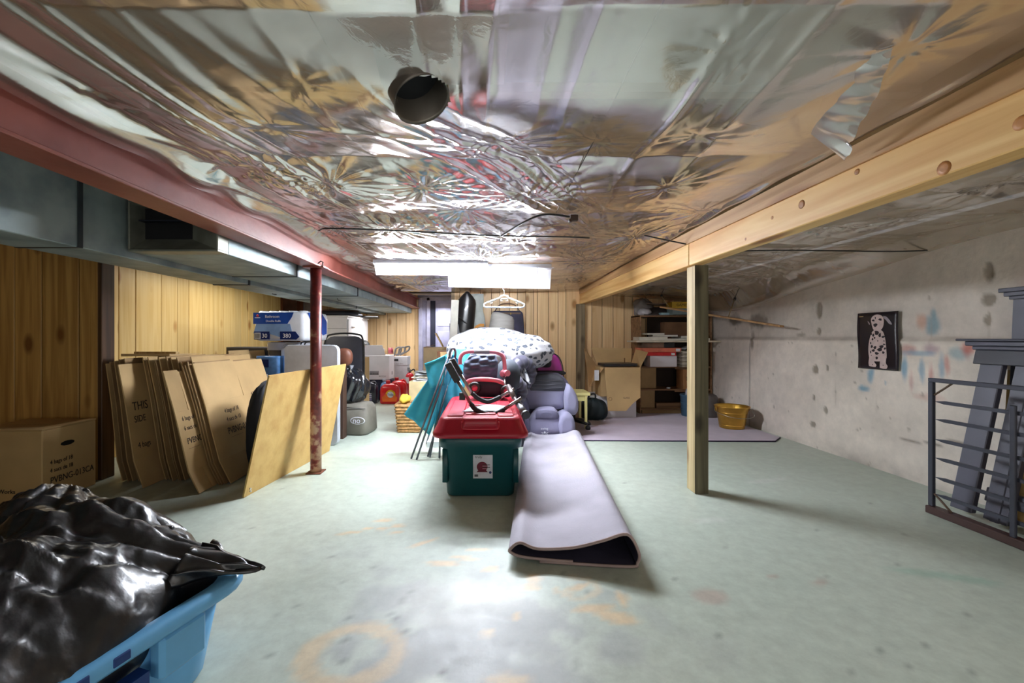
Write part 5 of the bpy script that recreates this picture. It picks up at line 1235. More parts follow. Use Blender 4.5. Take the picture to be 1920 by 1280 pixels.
lobe([(.12, .03), (.10, .16), (.13, .27), (.20, .30), (.27, .24), (.29, .12), (.27, .04)], 'arm_rest', LV, -.20, .05)
lobe([(-.31, .05), (-.32, .20), (-.28, .27), (-.21, .24), (-.19, .12), (-.22, .04)], 'arm_rest', LVD, -.20, .05)
lobe([(-.26, .0), (-.27, .05), (.29, .06), (.30, .0)], 'base', M('base_slate', (64, 62, 80), .5), -.20, .17)
b = MB(); c = (-.045, -.213, .085); b.lathe([(0, 0), (.012, 0), (.012, .004)], 12, c, 'Y'); lg = part(b, 'white_sun_logo', WTX, t)
for k in range(7):
    a = math.pi + math.pi * k / 6; b = MB(); b.box(.018, .036, -.003, .003, 0, .003, Matrix.Translation((c[0], -.210, c[2])) @ Matrix.Rotation(math.pi / 2, 4, 'X') @ Matrix.Rotation(a, 4, 'Z')); b.build('ray', WTX, lg)
text('swing', .035, WTX, t, frame((-.088, -.214, .118), (1, 0, 0), (0, 0, 1)), depth=.001)
# ---- magenta backpack on a carton behind
t = thing('backpack', 'magenta and black backpack sticking up behind the booster seat', 'backpack', (.66, 5.25, .42))
MG = M('magenta_nylon', (176, 62, 150), .5, bump=.2, bscale=25); BK2 = M('black_mesh', (44, 42, 48), .7)
lobe([(-.2, .0), (-.23, .3), (-.15, .46), (.02, .50), (.16, .49), (.24, .38), (.27, .2), (.26, .0)], 'body', MG, -.1, .12)
lobe([(-.22, .1), (-.24, .38), (-.16, .47), (-.06, .42), (-.05, .1)], 'side_pocket', M('plum_nylon', (84, 38, 84), .6), -.13, -.03)
lobe([(-.05, .32), (-.04, .40), (.10, .41), (.10, .32)], 'mesh_patch', BK2, -.13, -.05)
lobe([(-.2, .22), (-.2, .27), (.24, .275), (.24, .22)], 'compression_strap', BK2, -.135, -.05)
b = MB(); b.box(.12, .17, -.155, -.13, .21, .28); part(b, 'buckle', BLK, t, bevel=.004)
b = MB(); b.tube(catmull([(-.04, -.02, .47), (.0, -.02, .52), (.08, -.02, .515), (.12, -.02, .48)], 5), .012, 6); part(b, 'handle', BK2, t)
b = MB(); b.tube(catmull([(.08, -.1, .49), (.19, -.1, .46), (.25, -.1, .34), (.275, -.1, .1)], 6), .006, 6); part(b, 'piping', BK2, t)
b = MB(); b.box(-.18, .2, -.12, .2, 0, .415); tag(_at(b.build('cardboard_box', KRAFTD), (.64, 5.28, 0)), 'brown box behind the booster seat that the magenta backpack stands on', 'box')
# ---- office chair base (castors) behind booster
t = thing('office_chair_base', 'black office chair base with castors right of the booster seat', 'chair', (1.05, 5.2, 0))
b = MB(); b.tube([(0, 0, .07), (0, 0, .30)], .028, 12); part(b, 'column', BLK, t)
for k in range(5):
    a = math.radians(-50 + 72 * k); d = Vector((math.cos(a), math.sin(a), 0))
    b = MB(); b.tube([Vector((0, 0, .10)), d * .21 + Vector((0, 0, .075))], [.025, .016], 8); sp = part(b, 'spoke', BLK, t)
    b = MB(); c = d * .22 + Vector((0, 0, .03)); b.lathe([(0, -.02), (.026, -.02), (.03, -.01), (.03, .01), (.026, .02), (0, .02)], 14, c, 'Y'); b.build('castor', BLK, sp)
# ---- yellow side table
t = thing('side_table', 'small pale yellow side table behind the booster seat', 'table', (1.16, 5.25, 0))
YL_ = M('pale_yellow_paint', (232, 222, 150), .5, var=.03)
YT = .44
b = MB(); b.box(-.36, .07, -.18, .19, YT - .035, YT); part(b, 'tabletop', YL_, t, bevel=.004)
b = MB(); b.box(-.32, .03, -.165, -.15, YT - .10, YT - .035); part(b, 'apron', YL_, t)
for x, y in ((-.335, -.16), (.02, -.16), (-.335, .165), (.02, .165)):
    b = MB(); b.box(x - .015, x + .015, y - .015, y + .015, 0, YT - .035); part(b, 'leg', YL_, t, bevel=.003)
# ---- black sack and carton with laptop
t = thing('black_sack', 'dark teal-black cloth sack slumped on the rug by the yellow table', 'bag', (1.42, 5.72, 0))
b = MB(); blob(b, (0, 0, .13), (.17, .16, .15), .85, 48, 26, wr(.14, 26, 9, 2), flat=.002); part(b, 'body', M('sack_black', (20, 36, 42), .6, bump=.3, bscale=14), t)
b = MB(); b.tube(catmull([(-.08, -.02, .25), (-.05, -.03, .33), (.02, -.03, .34), (.03, -.02, .27)], 5), .012, 6); part(b, 'strap', BLK, t)
t = thing('cardboard_box', 'open brown cardboard carton hung over a white box, holding laptop', 'box', (1.78, 5.95, 0))
OB = KRAFT
X0, X1, Y0, Y1, Z0, Z1 = -.27, .26, -.28, .10, .0, .70
WBX = MB(); 
b = MB(); b.box(X0 + .02, X1, Y0 + .07, Y1, .30, Z1 - .005); part(b, 'body', OB, t, bevel=.004)
b = MB(); b.prism([(X0 + .10, .12), (X0 + .34, .12), (X0 + .43, .22), (X1, .30), (X1, Z1), (X0 + .05, Z1)], frame((0, Y0 + .005, 0), (1, 0, 0), (0, 0, 1)), 0, .006); part(b, 'front_flap', OB, t)
b = MB(); b.add([(X1, Y0, Z1), (X1, Y1, Z1), (X1 + .07, Y1, .93), (X1 + .10, Y0, .90)], [(0, 1, 2, 3)]); part(b, 'right_flap', OB, t, thick=.005)
b = MB(); b.add([(X0 + .05, Y1, Z1), (X1, Y1, Z1), (X1 + .03, Y1 + .05, .94), (X0 - .02, Y1 + .05, .95)], [(0, 1, 2, 3)]); part(b, 'back_flap', OB, t, thick=.005)
b = MB(); b.add([(X0 + .05, Y0, Z1), (X0 + .05, Y1, Z1), (X0 - .14, Y1 - .02, .95), (X0 - .12, Y0 + .12, .42)], [(0, 1, 2, 3)]); part(b, 'left_flap', KRAFTIN, t, thick=.005)
b = MB(); b.box(X0 - .07, X0 - .01, Y0 + .045, Y0 + .05, .52, .66); part(b, 'shipping_label', WHT, t)
text('GLASS', .03, INK, t, frame((X0 + .30, Y0 - .0025, .285), (1, 0, 0), (0, 0, 1)))
b = MB(); b.lathe([(.018, 0), (.024, 0), (.024, .002), (.018, .002)], 16, (X0 + .13, Y0 - .003, .28), 'Y'); part(b, 'round_mark', KRAFTD, t)
t = thing('cardboard_box', 'low white cardboard box under the open brown carton', 'box', (1.72, 6.0, 0))
b = MB(); b.box(-.36, .31, -.20, .3, 0, .295); part(b, 'body', M('white_card', (226, 222, 226), .6, var=.03), t, bevel=.004)
b = MB(); b.add([(-.36, -.2, .295), (-.2, -.2, .295), (-.22, -.26, .16), (-.38, -.24, .18)], [(0, 1, 2, 3)]); part(b, 'flap', WB, t, thick=.004)
t = thing('laptop', 'closed black laptop lying across the open carton', 'laptop', (1.77, 5.80, .715), .05)
b = MB(); b.loft([rrect(.23, .14, .02, z) for z in (0, .016)], smooth=False); part(b, 'base', BLK, t)
b = MB(); b.loft([rrect(.23, .14, .02, z) for z in (.02, .034)], smooth=False); part(b, 'lid', M('brown_black', (56, 46, 42), .35), t)
b = MB(); b.box(-.006, .006, -.004, .004, 0, .10); tag(_at(b.build('wood_stick', M('stick_brown', (130, 92, 50), .6)), (1.93, 5.98, .708)), 'short brown stick standing in the open carton behind the laptop', 'stick')

# ================================================================ SHELF UNIT
t = thing('shelf_unit', 'tall brown wooden shelf unit against the back wall, cluttered', 'shelf', (2.70, 6.30, 0))
SW = wood('shelf_wood', (150, 112, 78), (112, 80, 52), 'X', .6, False)
SB = M('shelf_back_dark', (56, 42, 34), .8)
X0, X1 = -.50, .54
for x in (X0, X1 - .02):
    b = MB(); b.box(x, x + .02, -.16, .22, 0, 1.42); part(b, 'side_panel', SW, t, bevel=.002)
b = MB(); b.box(-.25, X1, .22, .23, 0, 1.40); part(b, 'back_panel', SB, t)
lv = (.055, .335, .66, 1.395)
for z in lv:
    b = MB(); b.box(X0, X1, -.17, .22, z, z + .02); part(b, 'shelf_board', SW, t, bevel=.002)
b = MB(); b.box(X0 + .04, X1 - .02, -.14, -.12, .0, .05); part(b, 'plinth', KRAFTD, t)
b = MB(); b.box(X0 + .03, X0 + .23, -.12, .18, .08, .33); b2 = part(b, 'partition', KRAFTD, t)
b = MB(); b.box(X0 + .03, X0 + .25, -.12, .18, .36, .655); part(b, 'partition', KRAFTD, t)
b = MB(); b.box(.0, .16, -.18, -.16, .315, .335); part(b, 'cleat', SW, t)
b = MB(); b.box(.0, .16, -.18, -.16, .64, .66); part(b, 'cleat', SW, t)
SX, SY = 2.70, 6.30
b = MB(); b.box(-.62, .58, -.24, .16, 0, .022); tag(_at(b.build('white_shelf_board', M('cream_melamine', (226, 214, 190), .5), bevel=.002), (SX, SY - .12, 1.03)), 'long cream board laid through the shelf at eye level', 'board')
b = MB(); b.box(-.48, .50, .10, .18, .684, 1.028); o = tag(_at(b.build('storage_carton', M('dark_carton', (60, 46, 40), .8)), (SX, SY, 0)), 'dark carton at the back beneath the cream board', 'box')
# red/white boxes
def sbox(name, label, cat, x, y, z, w, d, h, m, rz=0, g=None, bev=.003, extra=None):
    t = thing(name, label, cat, (x, y, z), rz, g)
    b = MB(); b.box(-w / 2, w / 2, -d / 2, d / 2, 0, h); part(b, 'body', m, t, bevel=bev)
    if extra: extra(t)
    return t
sbox('shoe_box', 'white box under the red lid on the shelf above the carton', 'box', 2.50, 6.16, .682, .38, .24, .155, WB)
sbox('box_lid', 'bright red box lid stacked on the white shelf box', 'box', 2.42, 6.15, .838, .50, .26, .05, M('gift_red', (206, 24, 34), .45), extra=lambda t: MB().box(.18, .23, -.133, -.13, .01, .04).build('label', WHT, t))
sbox('board_game_box', 'salmon-orange flat game box on top of the red lid', 'box', 2.46, 6.15, .889, .56, .28, .06, M('salmon_card', (226, 122, 92), .5, var=.15, scale=9), .04, extra=lambda t: MB().box(.2, .26, -.143, -.14, .01, .05).build('label', WHT, t))
b = MB(); b.box(-.16, .16, -.08, .08, 0, .07); tag(_at(b.build('brown_packet', M('brown_packet_m', (126, 96, 76), .6, var=.3)), (2.35, 6.12, .952)), 'small brown packet on the game box under the cream board', 'packet')
b = MB(); b.box(-.08, .08, -.06, .06, 0, .07); tag(_at(b.build('black_camera_box', BLK, bevel=.006), (2.58, 6.1, .952)), 'small black case beside the brown packet on the game box', 'case')
# newspapers
for k in range(13):
    b = MB(); b.box(-.17, .17, -.13, .13, 0, .0155)
    q = .015 * math.sin(k * 3.1)
    tag(_at(b.build('newspaper', M(('news_a', 'news_b', 'news_c')[k % 3], ((188, 178, 158), (160, 150, 132), (206, 198, 182))[k % 3], .85, var=.2, scale=18)), (2.91 + q, 6.12 + q, .682 + k * .0175), q * 3), ORD[k] + ' folded newspaper from the bottom of the middle shelf stack' if 0 < k < 12 else ('topmost folded newspaper of the shelf stack' if k else 'bottom newspaper of the shelf stack'), 'newspaper', 'newspapers stacked on the middle shelf' if 0 < k < 12 else None)
b = MB(); b.grid(lambda u, v: (-.15 + .32 * u, -.12 + .2 * v, .01 + .09 * math.exp(-((u - .35) / .22) ** 2) * (1 - .3 * v) + .01 * math.sin(u * 14)), 16, 8); tag(_at(b.build('crumpled_paper', M('paper_grey', (200, 204, 210), .7), thick=.003), (2.93, 6.10, .912)), 'crumpled grey paper sheet on top of the newspaper stack', 'paper')
# books on cream board
BKS = [('thick white-edged book lying at the left end of the cream board', 2.32, .40, .05, (206, 196, 178), .0, 0), ('dark blue book slanting over the grey one on the cream board', 2.50, .34, .028, (70, 70, 110), -.12, .052),
       ('white book slanted against the pile on the cream board', 2.56, .40, .026, (222, 218, 206), -.10, .0), ('flat pale blue comic book at right on the cream board', 2.88, .40, .03, (170, 186, 200), .1, .034), ('cream box file under the pale comic book', 2.90, .42, .034, (216, 204, 172), .05, 0), ('thin white magazine on the topmost left of the books', 2.36, .24, .02, (226, 226, 222), -.05, .082)]
for lab, x, w_, h_, c_, rz, dz in BKS:
    t = thing('book', lab, 'book', (x, 6.1 - .03, 1.054 + dz), rz)
    b = MB(); b.box(-w_ / 2 + .004, w_ / 2 - .004, -.126, .13, .003, h_ - .003); part(b, 'pages', M('page_block', (226, 220, 204), .8), t)
    CM = M('cover_' + '_'.join(map(str, c_)), c_, .45, var=.1)
    b = MB(); b.box(-w_ / 2, w_ / 2, -.13, .13, 0, .003); part(b, 'cover', CM, t)
    b = MB(); b.box(-w_ / 2, w_ / 2, -.13, .13, h_ - .003, h_); part(b, 'cover', CM, t)
b = MB(); b.box(-.22, .3, -.06, .1, 0, .27); tag(_at(b.build('brown_carton', M('brown_carton_m', (134, 96, 66), .75), bevel=.003), (2.86, 6.40, 1.054)), 'brown carton standing at the back above the cream board', 'box')
# lower shelf carton with slots
t = sbox('slotted_carton', 'orange-brown carton with three slots on the second shelf', 'box', 2.95, 6.2, .357, .30, .22, .28, M('orange_card', (176, 124, 78), .7))
for k in range(3): b = MB(); b.box(-.10 + .07 * k, -.09 + .07 * k, -.113, -.11, .12, .18); part(b, 'slot', DOT, t)
b = MB(); blob(b, (0, 0, .012), (.03, .02, .012), .8, 10, 6); tag(_at(b.build('scrap_paper', WHT), (2.62, 6.16, .357)), 'tiny white scrap on the second shelf', 'scrap')
b = MB(); b.box(-.27, .27, -.08, .06, 0, .07); tag(_at(b.build('wooden_tray', SW, bevel=.003), (2.72, 6.25, .077)), 'low wooden tray on the bottom shelf', 'tray')
# top of unit
t = thing('binder', 'open dark grey binder lying on top of the shelf unit', 'binder', (2.48, 6.2, 1.417))
b = MB(); b.add([(-.24, -.12, 0), (.22, -.12, 0), (.30, .12, .12), (-.15, .12, .12)], [(0, 1, 2, 3)]); part(b, 'cover', M('binder_grey', (92, 84, 82), .5), t, thick=.012)
b = MB(); b.add([(-.2, -.10, .16), (.26, -.11, .165), (.34, .10, .15), (-.1, .12, .16)], [(0, 1, 2, 3)]); part(b, 'cover', M('binder_tan', (128, 104, 88), .5), t, thick=.01)
b = MB(); blob(b, (0, 0, .05), (.09, .07, .05), .9, 20, 10, wr(.3, 13, 9, 4)); tag(_at(b.build('plastic_bag', M('clear_bag', (190, 186, 190), .2, bump=.6, coat=.5)), (2.27, 6.15, 1.417)), 'small crumpled clear bag at the left end of the shelf top', 'bag')
b = MB(); blob(b, (0, 0, .12), (.14, .1, .13), .9, 24, 14, wr(.3, 15, 9, 6)); tag(_at(b.build('plastic_bag', M('dusty_clear_bag', (150, 144, 142), .25, bump=.6, coat=.4)), (2.34, 6.4, 1.417)), 'bunched dusty clear plastic bag above the binder near the ceiling', 'bag')
sbox('board_game_box', 'bright yellow flat box on the shelf top near the post', 'box', 2.72, 6.0, 1.50, .32, .2, .09, M('box_yellow', (214, 170, 50), .5, var=.15), .0, extra=lambda t: text('GAMES', .05, INK, t, frame((-.1, -.1015, .03), (1, 0, 0), (0, 0, 1))))
b = MB(); b.box(-.16, .16, -.1, .1, 0, .08); tag(_at(b.build('grey_blue_box', M('dull_teal', (112, 128, 130), .6)), (2.74, 6.02, 1.417)), 'dull teal box under the bright yellow box', 'box')
sbox('pale_blue_box', 'thin pale blue box between binder and yellow box', 'box', 2.52, 6.08, 1.417, .12, .1, .03, M('pale_blue', (150, 182, 190), .5))
# hung plank with wires
t = thing('hanging_plank', 'long thin board hung from ceiling on two wires by the right wall', 'board', (2.75, 5.1, 1.36))
A_ = Vector((2.32, 5.62, 1.485)) - Vector((2.75, 5.1, 1.36)); B_ = Vector((3.12, 4.50, 1.205)) - Vector((2.75, 5.1, 1.36)); dr = (B_ - A_).normalized(); side = Vector((dr.y, -dr.x, 0)).normalized() * .11
b = MB(); b.loft([[A_ - side * .3, A_ + side * .7, A_ + side * .7 + Vector((0, 0, .02)), A_ - side * .3 + Vector((0, 0, .02))], [B_ - side * .3, B_ + side * .7, B_ + side * .7 + Vector((0, 0, .02)), B_ - side * .3 + Vector((0, 0, .02))]], smooth=False); part(b, 'plank', wood('plank_tan', (196, 150, 96), (150, 108, 66), 'Y', .6, False), t)
for f, dx, dy, h_ in ((.60, .17, .16, .30), (.06, -.08, .05, .22)):
    q = A_ + (B_ - A_) * f
    b = MB(); b.tube([q + Vector((0, 0, .02)), q + Vector((dx, dy, h_ * .85))], .007, 6); rd = part(b, 'rod', M('dull_brass', (150, 132, 100), .45, .6), t)
    b = MB(); b.tube([q + Vector((dx * .9, dy * .9, h_ * .76)), q + Vector((dx, dy, h_ * .85))], .016, 8); b.build('hook', BLK, rd)
    b = MB(); b.tube([q + Vector((dx, dy, h_ * .85)), q + Vector((dx + .05, dy, h_ + .08))], .004, 5); b.build('wire_end', BLK, rd)

# ---- blue crock, bucket, dark can
t = thing('blue_bin', 'blue-grey plastic bin at the shelf foot, half behind the timber post', 'bin', (2.85, 5.92, 0))
BG = M('bin_blue', (70, 104, 128), .5, var=.12, bump=.1)
b = MB(); b.lathe([(0, .004), (.13, .004), (.14, .02), (.155, .28), (.16, .285), (.16, .31), (.15, .31), (.148, .29), (.13, .03), (0, .02)], 26); part(b, 'body', BG, t)
for z in (.1, .19): b = MB(); b.lathe([(.146 + z * .03, z), (.153 + z * .03, z + .006), (.147 + z * .03, z + .012)], 26); part(b, 'rib', BG, t)
b = MB(); b.lathe([(.02, 0), (.018, .03), (.003, .09)], 10, (-.10, -.04, .305), cap0=True); part(b, 'spout', M('cap_white', (176, 180, 190), .4), t)
t = thing('brass_bucket', 'shiny brass bucket with wire handle on the lavender rug', 'bucket', (2.95, 5.14, .012))
BR = M('brass', (236, 188, 84), .3, .9, var=.15, scale=4, bump=.06, bscale=9)
b = MB(); b.lathe([(0, .006), (.125, .006), (.132, .0), (.135, .012), (.165, .19), (.192, .255), (.196, .262), (.19, .266), (.182, .255), (.155, .19), (.125, .02), (0, .016)], 36); part(b, 'body', BR, t)
for z, r in ((.04, .1395), (.19, .1665)): b = MB(); b.lathe([(r, z - .004), (r + .004, z), (r, z + .004)], 36); part(b, 'band', BR, t)
for s in (-1, 1):
    b = MB(); b.box(s * .197 - .006, s * .197 + .006, -.018, .018, .205, .262); part(b, 'ear', BR, t, bevel=.002)
b = MB(); b.tube(catmull([(-.205, 0, .245), (-.22, -.05, .2), (-.14, -.20, .165), (0, -.235, .15), (.14, -.20, .165), (.22, -.05, .2), (.205, 0, .245)], 6), .003, 6); part(b, 'wire_handle', M('steel_wire', (170, 165, 150), .3, .9), t)
b = MB(); b.lathe([(0, .003), (.10, .003), (.105, .02), (.105, .27), (.085, .31), (.04, .325), (0, .33)], 20); tag(_at(b.build('dark_canister', M('smoked_grey', (92, 84, 80), .5)), (3.05, 5.85, .0)), 'dark grey rounded canister against the wall behind the timber post', 'canister')

# ---- lavender rug on the floor and the folded one
t = thing('rug', 'flat lavender rug with dark bound edge under bucket and shelf', 'rug', (2.05, 5.35, 0))
RUGM = M('lavender_pile', (182, 166, 182), .95, var=.05, bump=.3, bscale=180, sheen=.3)
b = MB(); b.prism([(-1.28, -.82), (.98, -.86), (1.14, -.7), (1.14, .75), (-1.28, .75)], Matrix.Identity(4), .002, .012); part(b, 'pile', RUGM, t)
b = MB(); b.tube([(-1.28, -.825, .006), (.98, -.866, .006), (1.145, -.70, .006)], .007, 6); part(b, 'binding', M('dark_binding', (52, 40, 66), .8), t)
t = thing('folded_rug', 'long grey-lavender rug folded over itself lying beside the tote', 'rug', (.36, 3.4, 0), 0)
RB = M('rug_backing', (176, 172, 184), .8, var=.08, scale=4, bump=.25, bscale=90); RIN = M('rug_inner', (64, 60, 84), .9, bump=.3, bscale=120); RED_ = M('rug_edge_brown', (172, 150, 146), .8)
# centre line from near end (.36*?) to far end; cross-section is a flattened loop
NEAR = Vector((.415, 2.06, 0)); FAR = Vector((.70, 4.55, 0))
def sec(v, inner=0.0):
    """loop in (s across, z) going: bottom right inner lap -> right bulge -> top with sag -> left bulge -> bottom"""
    W_ = .305 - .02 * v; hR = .155 - .05 * v; hL = .085 - .015 * v; sag = .045 * (1 - .5 * v)
    P_ = [(-.16, .006), (W_ - .05, .006), (W_ + .0, .03), (W_ + .005, .085), (W_ - .05, hR + .012), (W_ * .45, hR - .025), (0, hR - sag - .02), (-W_ * .55, hL - .01), (-W_ + .05, hL + .015), (-W_ - .0, .065), (-W_ + .0, .045), (-W_ + .06, .024), (-.10, .016), (.0, .0145)]
    return [(p[0], p[1]) for p in P_]
def rugpt(s, z, v):
    c = NEAR.lerp(FAR, v); d = (FAR - NEAR).normalized(); n = Vector((d.y, -d.x, 0))
    lean = .02 * math.sin(v * 5)
    return c + n * (s + lean * 0) + Vector((0, 0, z)) - Vector((.36, 3.4, 0))
rings = []
for i in range(25):
    v = i / 24; pts = catmull([(a, 0, c) for a, c in sec(v)], 5)
    rings.append([rugpt(p.x, p.z + (.016 * math.exp(-((v - .85) / .1) ** 2) if 20 < k < 40 else 0), v) for k, p in enumerate(pts)])
b = MB(); b.loft(rings, False, False, True, closed=False)
o = part(b, 'backing', RB, t)
rings = []
for i in range(25):
    v = i / 24; pts = catmull([(a, 0, c) for a, c in sec(v)], 5); r_ = []
    for k, p in enumerate(pts):
        q = pts[min(k + 1, len(pts) - 1)]; q0 = pts[max(k - 1, 0)]; tx = q.x - q0.x; tz = q.z - q0.z; l_ = math.hypot(tx, tz) or 1
        r_.append(rugpt(p.x - tz / l_ * .008, max(.003, p.z + tx / l_ * .008), v))
    rings.append(r_)
b = MB(); b.loft(rings, False, False, True, closed=False); part(b, 'pile_side', RIN, t)
pts = catmull([(a, 0, c) for a, c in sec(0)], 5); pts2 = []
for k, p in enumerate(pts):
    q = pts[min(k + 1, len(pts) - 1)]; q0 = pts[max(k - 1, 0)]; tx = q.x - q0.x; tz = q.z - q0.z; l_ = math.hypot(tx, tz) or 1
    pts2.append((p.x - tz / l_ * .004, max(.004, p.z + tx / l_ * .004)))
b = MB(); b.tube([rugpt(x, z, -.001) for x, z in pts2], .0075, 6); part(b, 'bound_edge', RED_, t)

# ================================================================ RIGHT WALL OBJECTS
# ---- poster
t = thing('dog_poster', 'black poster of a spotted puppy pinned on the concrete wall', 'poster', (XR - .006, 3.55, 1.07), 0)
PW, PH = .37, .475
fr = frame((-.003, PW / 2, -PH / 2), (0, -1, 0), (0, 0, 1))       # x runs to the right as seen, y up, z out of the wall
b = MB()
def pst(u, v):
    q = fr @ Vector((u * PW + .006 * math.sin(v * 6), v * PH, .003 + .004 * math.sin(u * 4 + v * 3) ** 2)); return q
b.grid(pst, 12, 14); part(b, 'sheet', M('poster_black', (22, 16, 26), .3, coat=.3), t, thick=.0012)
PB = M('pink_white_fur', (214, 190, 184), .6, var=.08, scale=20); SPOT = M('spot_black', (30, 18, 24), .6)
def pp(poly, name, m, d, parent=t):
    b = MB(); P_ = [(p.x, p.y) for p in catmull([(x * PW, y * PH, 0) for x, y in poly + [poly[0]]], 4)[:-1]]
    b.prism(P_, fr, .0075, .0085 + d); return part(b, name, m, parent)
b = MB(); b.tube([fr @ Vector((x * PW, y * PH, .0085)) for x, y in ((.03, .02), (.97, .02), (.97, .975), (.03, .975), (.03, .02))], .0012, 4); part(b, 'border', M('poster_border', (120, 96, 100), .5), t)
pp([(.32, .16), (.29, .35), (.33, .55), (.42, .68), (.62, .68), (.70, .55), (.73, .35), (.72, .18), (.5, .14)], 'body', PB, .0002)
pp([(.38, .78), (.36, .88), (.42, .94), (.52, .96), (.63, .93), (.67, .86), (.66, .76), (.60, .69), (.5, .67), (.42, .70)], 'head', PB, .0006)
pp([(.66, .93), (.74, .91), (.83, .83), (.86, .78), (.80, .79), (.72, .86), (.66, .90)], 'ear', M('ear_grey', (170, 158, 164), .6), .0004)
pp([(.30, .84), (.33, .80), (.31, .79), (.27, .85)], 'ear', M('ear_grey', (170, 158, 164), .6), .0004)
pp([(.31, .05), (.30, .12), (.34, .26), (.43, .26), (.44, .13), (.49, .08), (.46, .04)], 'paw', PB, .0006)
pp([(.58, .03), (.58, .11), (.61, .24), (.72, .24), (.72, .12), (.76, .07), (.72, .02)], 'paw', PB, .0006)
for x, y, rx, ry in ((.42, .86, .035, .02), (.59, .87, .04, .022), (.47, .775, .05, .03), (.50, .64, .05, .045), (.58, .60, .03, .04), (.66, .57, .045, .018), (.42, .60, .025, .03), (.37, .62, .015, .02),
        (.40, .53, .02, .02), (.45, .55, .02, .015), (.53, .50, .012, .012), (.62, .40, .05, .03), (.58, .35, .06, .03), (.38, .40, .025, .03), (.46, .38, .035, .03), (.42, .33, .04, .02), (.68, .44, .03, .015),
        (.70, .37, .025, .02), (.35, .30, .015, .02), (.66, .30, .03, .02), (.50, .28, .05, .022), (.35, .46, .015, .02), (.50, .20, .03, .03), (.68, .50, .012, .012), (.47, .90, .012, .02), (.37, .24, .01, .01), (.66, .08, .012, .008), (.40, .08, .012, .008)):
    b = MB(); b.prism([((x + rx * math.cos(a) * (1 + .25 * math.sin(3 * a + x * 40))) * PW, (y + ry * math.sin(a) * (1 + .2 * math.cos(2 * a + y * 30))) * PH) for a in [i * math.pi / 5 for i in range(10)]], fr, .0084, .0096); part(b, 'spot', SPOT, t)
b = MB(); b.box(.05 * PW, .16 * PW, .93 * PH, .945 * PH, .008, .0095, fr); part(b, 'caption_bar', M('caption_gold', (200, 180, 130), .5), t)

# ---- headboard pieces leaning on the wall
t = thing('headboard', 'dark slate-painted wooden headboard with wide slats leaning at right wall', 'headboard', (3.05, 2.4, 0))
SL = M('slate_paint', (78, 78, 92), .45, var=.06, bump=.05); SLD = M('slate_paint_dark', (40, 40, 50), .5)
TH = 1.0
def lean(x, z): return x + .215 * z / TH
def slat(y0, y1, z0, z1, name, m, th=.03, xo=-.12):
    b = MB(); ln = [(lean(xo, z0), z0), (lean(xo, z1), z1)]
    b.loft([[(x, y0, z), (x, y1, z), (x + th, y1, z), (x + th, y0, z)] for x, z in ln], smooth=False); return part(b, name, m, t, bevel=.004)
for y0, y1 in ((.19, .31), (.01, .13), (-.18, -.07), (-.40, -.28)):
    s_ = slat(y0, y1, .03, TH, 'slat', SL, .035)
    b = MB(); b.loft([[(lean(-.12, z) - .006, (y0 + y1) / 2 - .02, z), (lean(-.12, z) - .006, (y0 + y1) / 2 + .02, z), (lean(-.12, z) + .002, (y0 + y1) / 2 + .024, z), (lean(-.12, z) + .002, (y0 + y1) / 2 - .024, z)] for z in (.03, TH)], smooth=False) if y0 < .1 else None
    if y0 < .1: b.build('moulding', SL, s_)
slat(-.55, .17, .12, .20, 'bottom_rail', SL, .03, -.085)
slat(-.55, .34, .93, 1.02, 'top_rail', SLD, .03, -.135)
for z0, z1, o_, e_ in ((1.02, 1.045, .0, .36), (1.045, 1.075, .025, .385), (1.075, 1.09, .055, .42)):
    b = MB(); b.box(lean(-.135, z0) - o_, lean(-.135, z0) + .03, -.6, e_, z0, z1); part(b, 'cornice', SL, t, bevel=.005)
t = thing('footboard', 'taller dark slate bed panel with cornice behind the headboard, cut by frame', 'bed panel', (3.17, 2.2, 0))
b = MB(); b.loft([[(x - .02, .28 - .0, z), (x - .02, .40, z), (x + .01, .40, z), (x + .01, .28, z)] for x, z in ((.0, .0), (.055, 1.36))], smooth=False); part(b, 'side_post', SL, t, bevel=.003)
b = MB(); b.box(.03, .06, -.5, .28, .9, 1.34); part(b, 'panel', SLD, t)
for z0, z1, o_ in ((1.33, 1.35, 0), (1.35, 1.375, .015), (1.375, 1.40, .03)):
    b = MB(); b.box(.02 - o_, .075, -.5, .41 + o_, z0, z1); part(b, 'cornice', SL, t, bevel=.003)
b = MB(); b.box(-.01, .01, -.22, .22, 0, .9); tag(_at(b.build('pine_board', wood('pine_loose', (222, 186, 122), (190, 150, 90), 'Z', .6, True), bevel=.002), (3.155, 2.40, 0)), 'pale pine board showing between the headboard slats', 'board').rotation_euler = (0, .055, 0)

# ---- metal grid frame
t = thing('metal_grid', 'dark grey metal grid frame standing on a brown rail at right', 'grid', (2.79, 2.2, 0), .0)
IR = M('charcoal_iron', (66, 68, 80), .45, .2, var=.06); BRN = M('brown_rail_paint', (74, 50, 46), .5, var=.1)
b = MB(); b.box(-.03, .03, -.75, .49, 0, .045); part(b, 'bottom_rail', BRN, t, bevel=.004)
b = MB(); b.box(-.012, .012, .462, .49, .045, .82); part(b, 'end_post', IR, t, bevel=.003)
b = MB(); b.box(-.012, .012, -.75, .49, .82, .845); part(b, 'top_rail', IR, t, bevel=.003)
for z in (.70, .59, .465, .35, .23, .125):
    b = MB(); b.box(-.006, .006, -.75, .40, z - .010, z + .010); b.add([(-.006, .40, z - .01), (.006, .40, z - .01), (.006, .40, z + .01), (-.006, .40, z + .01), (0, .462, z)], [(0, 1, 4), (1, 2, 4), (2, 3, 4), (3, 0, 4)]); part(b, 'crossbar', IR, t)
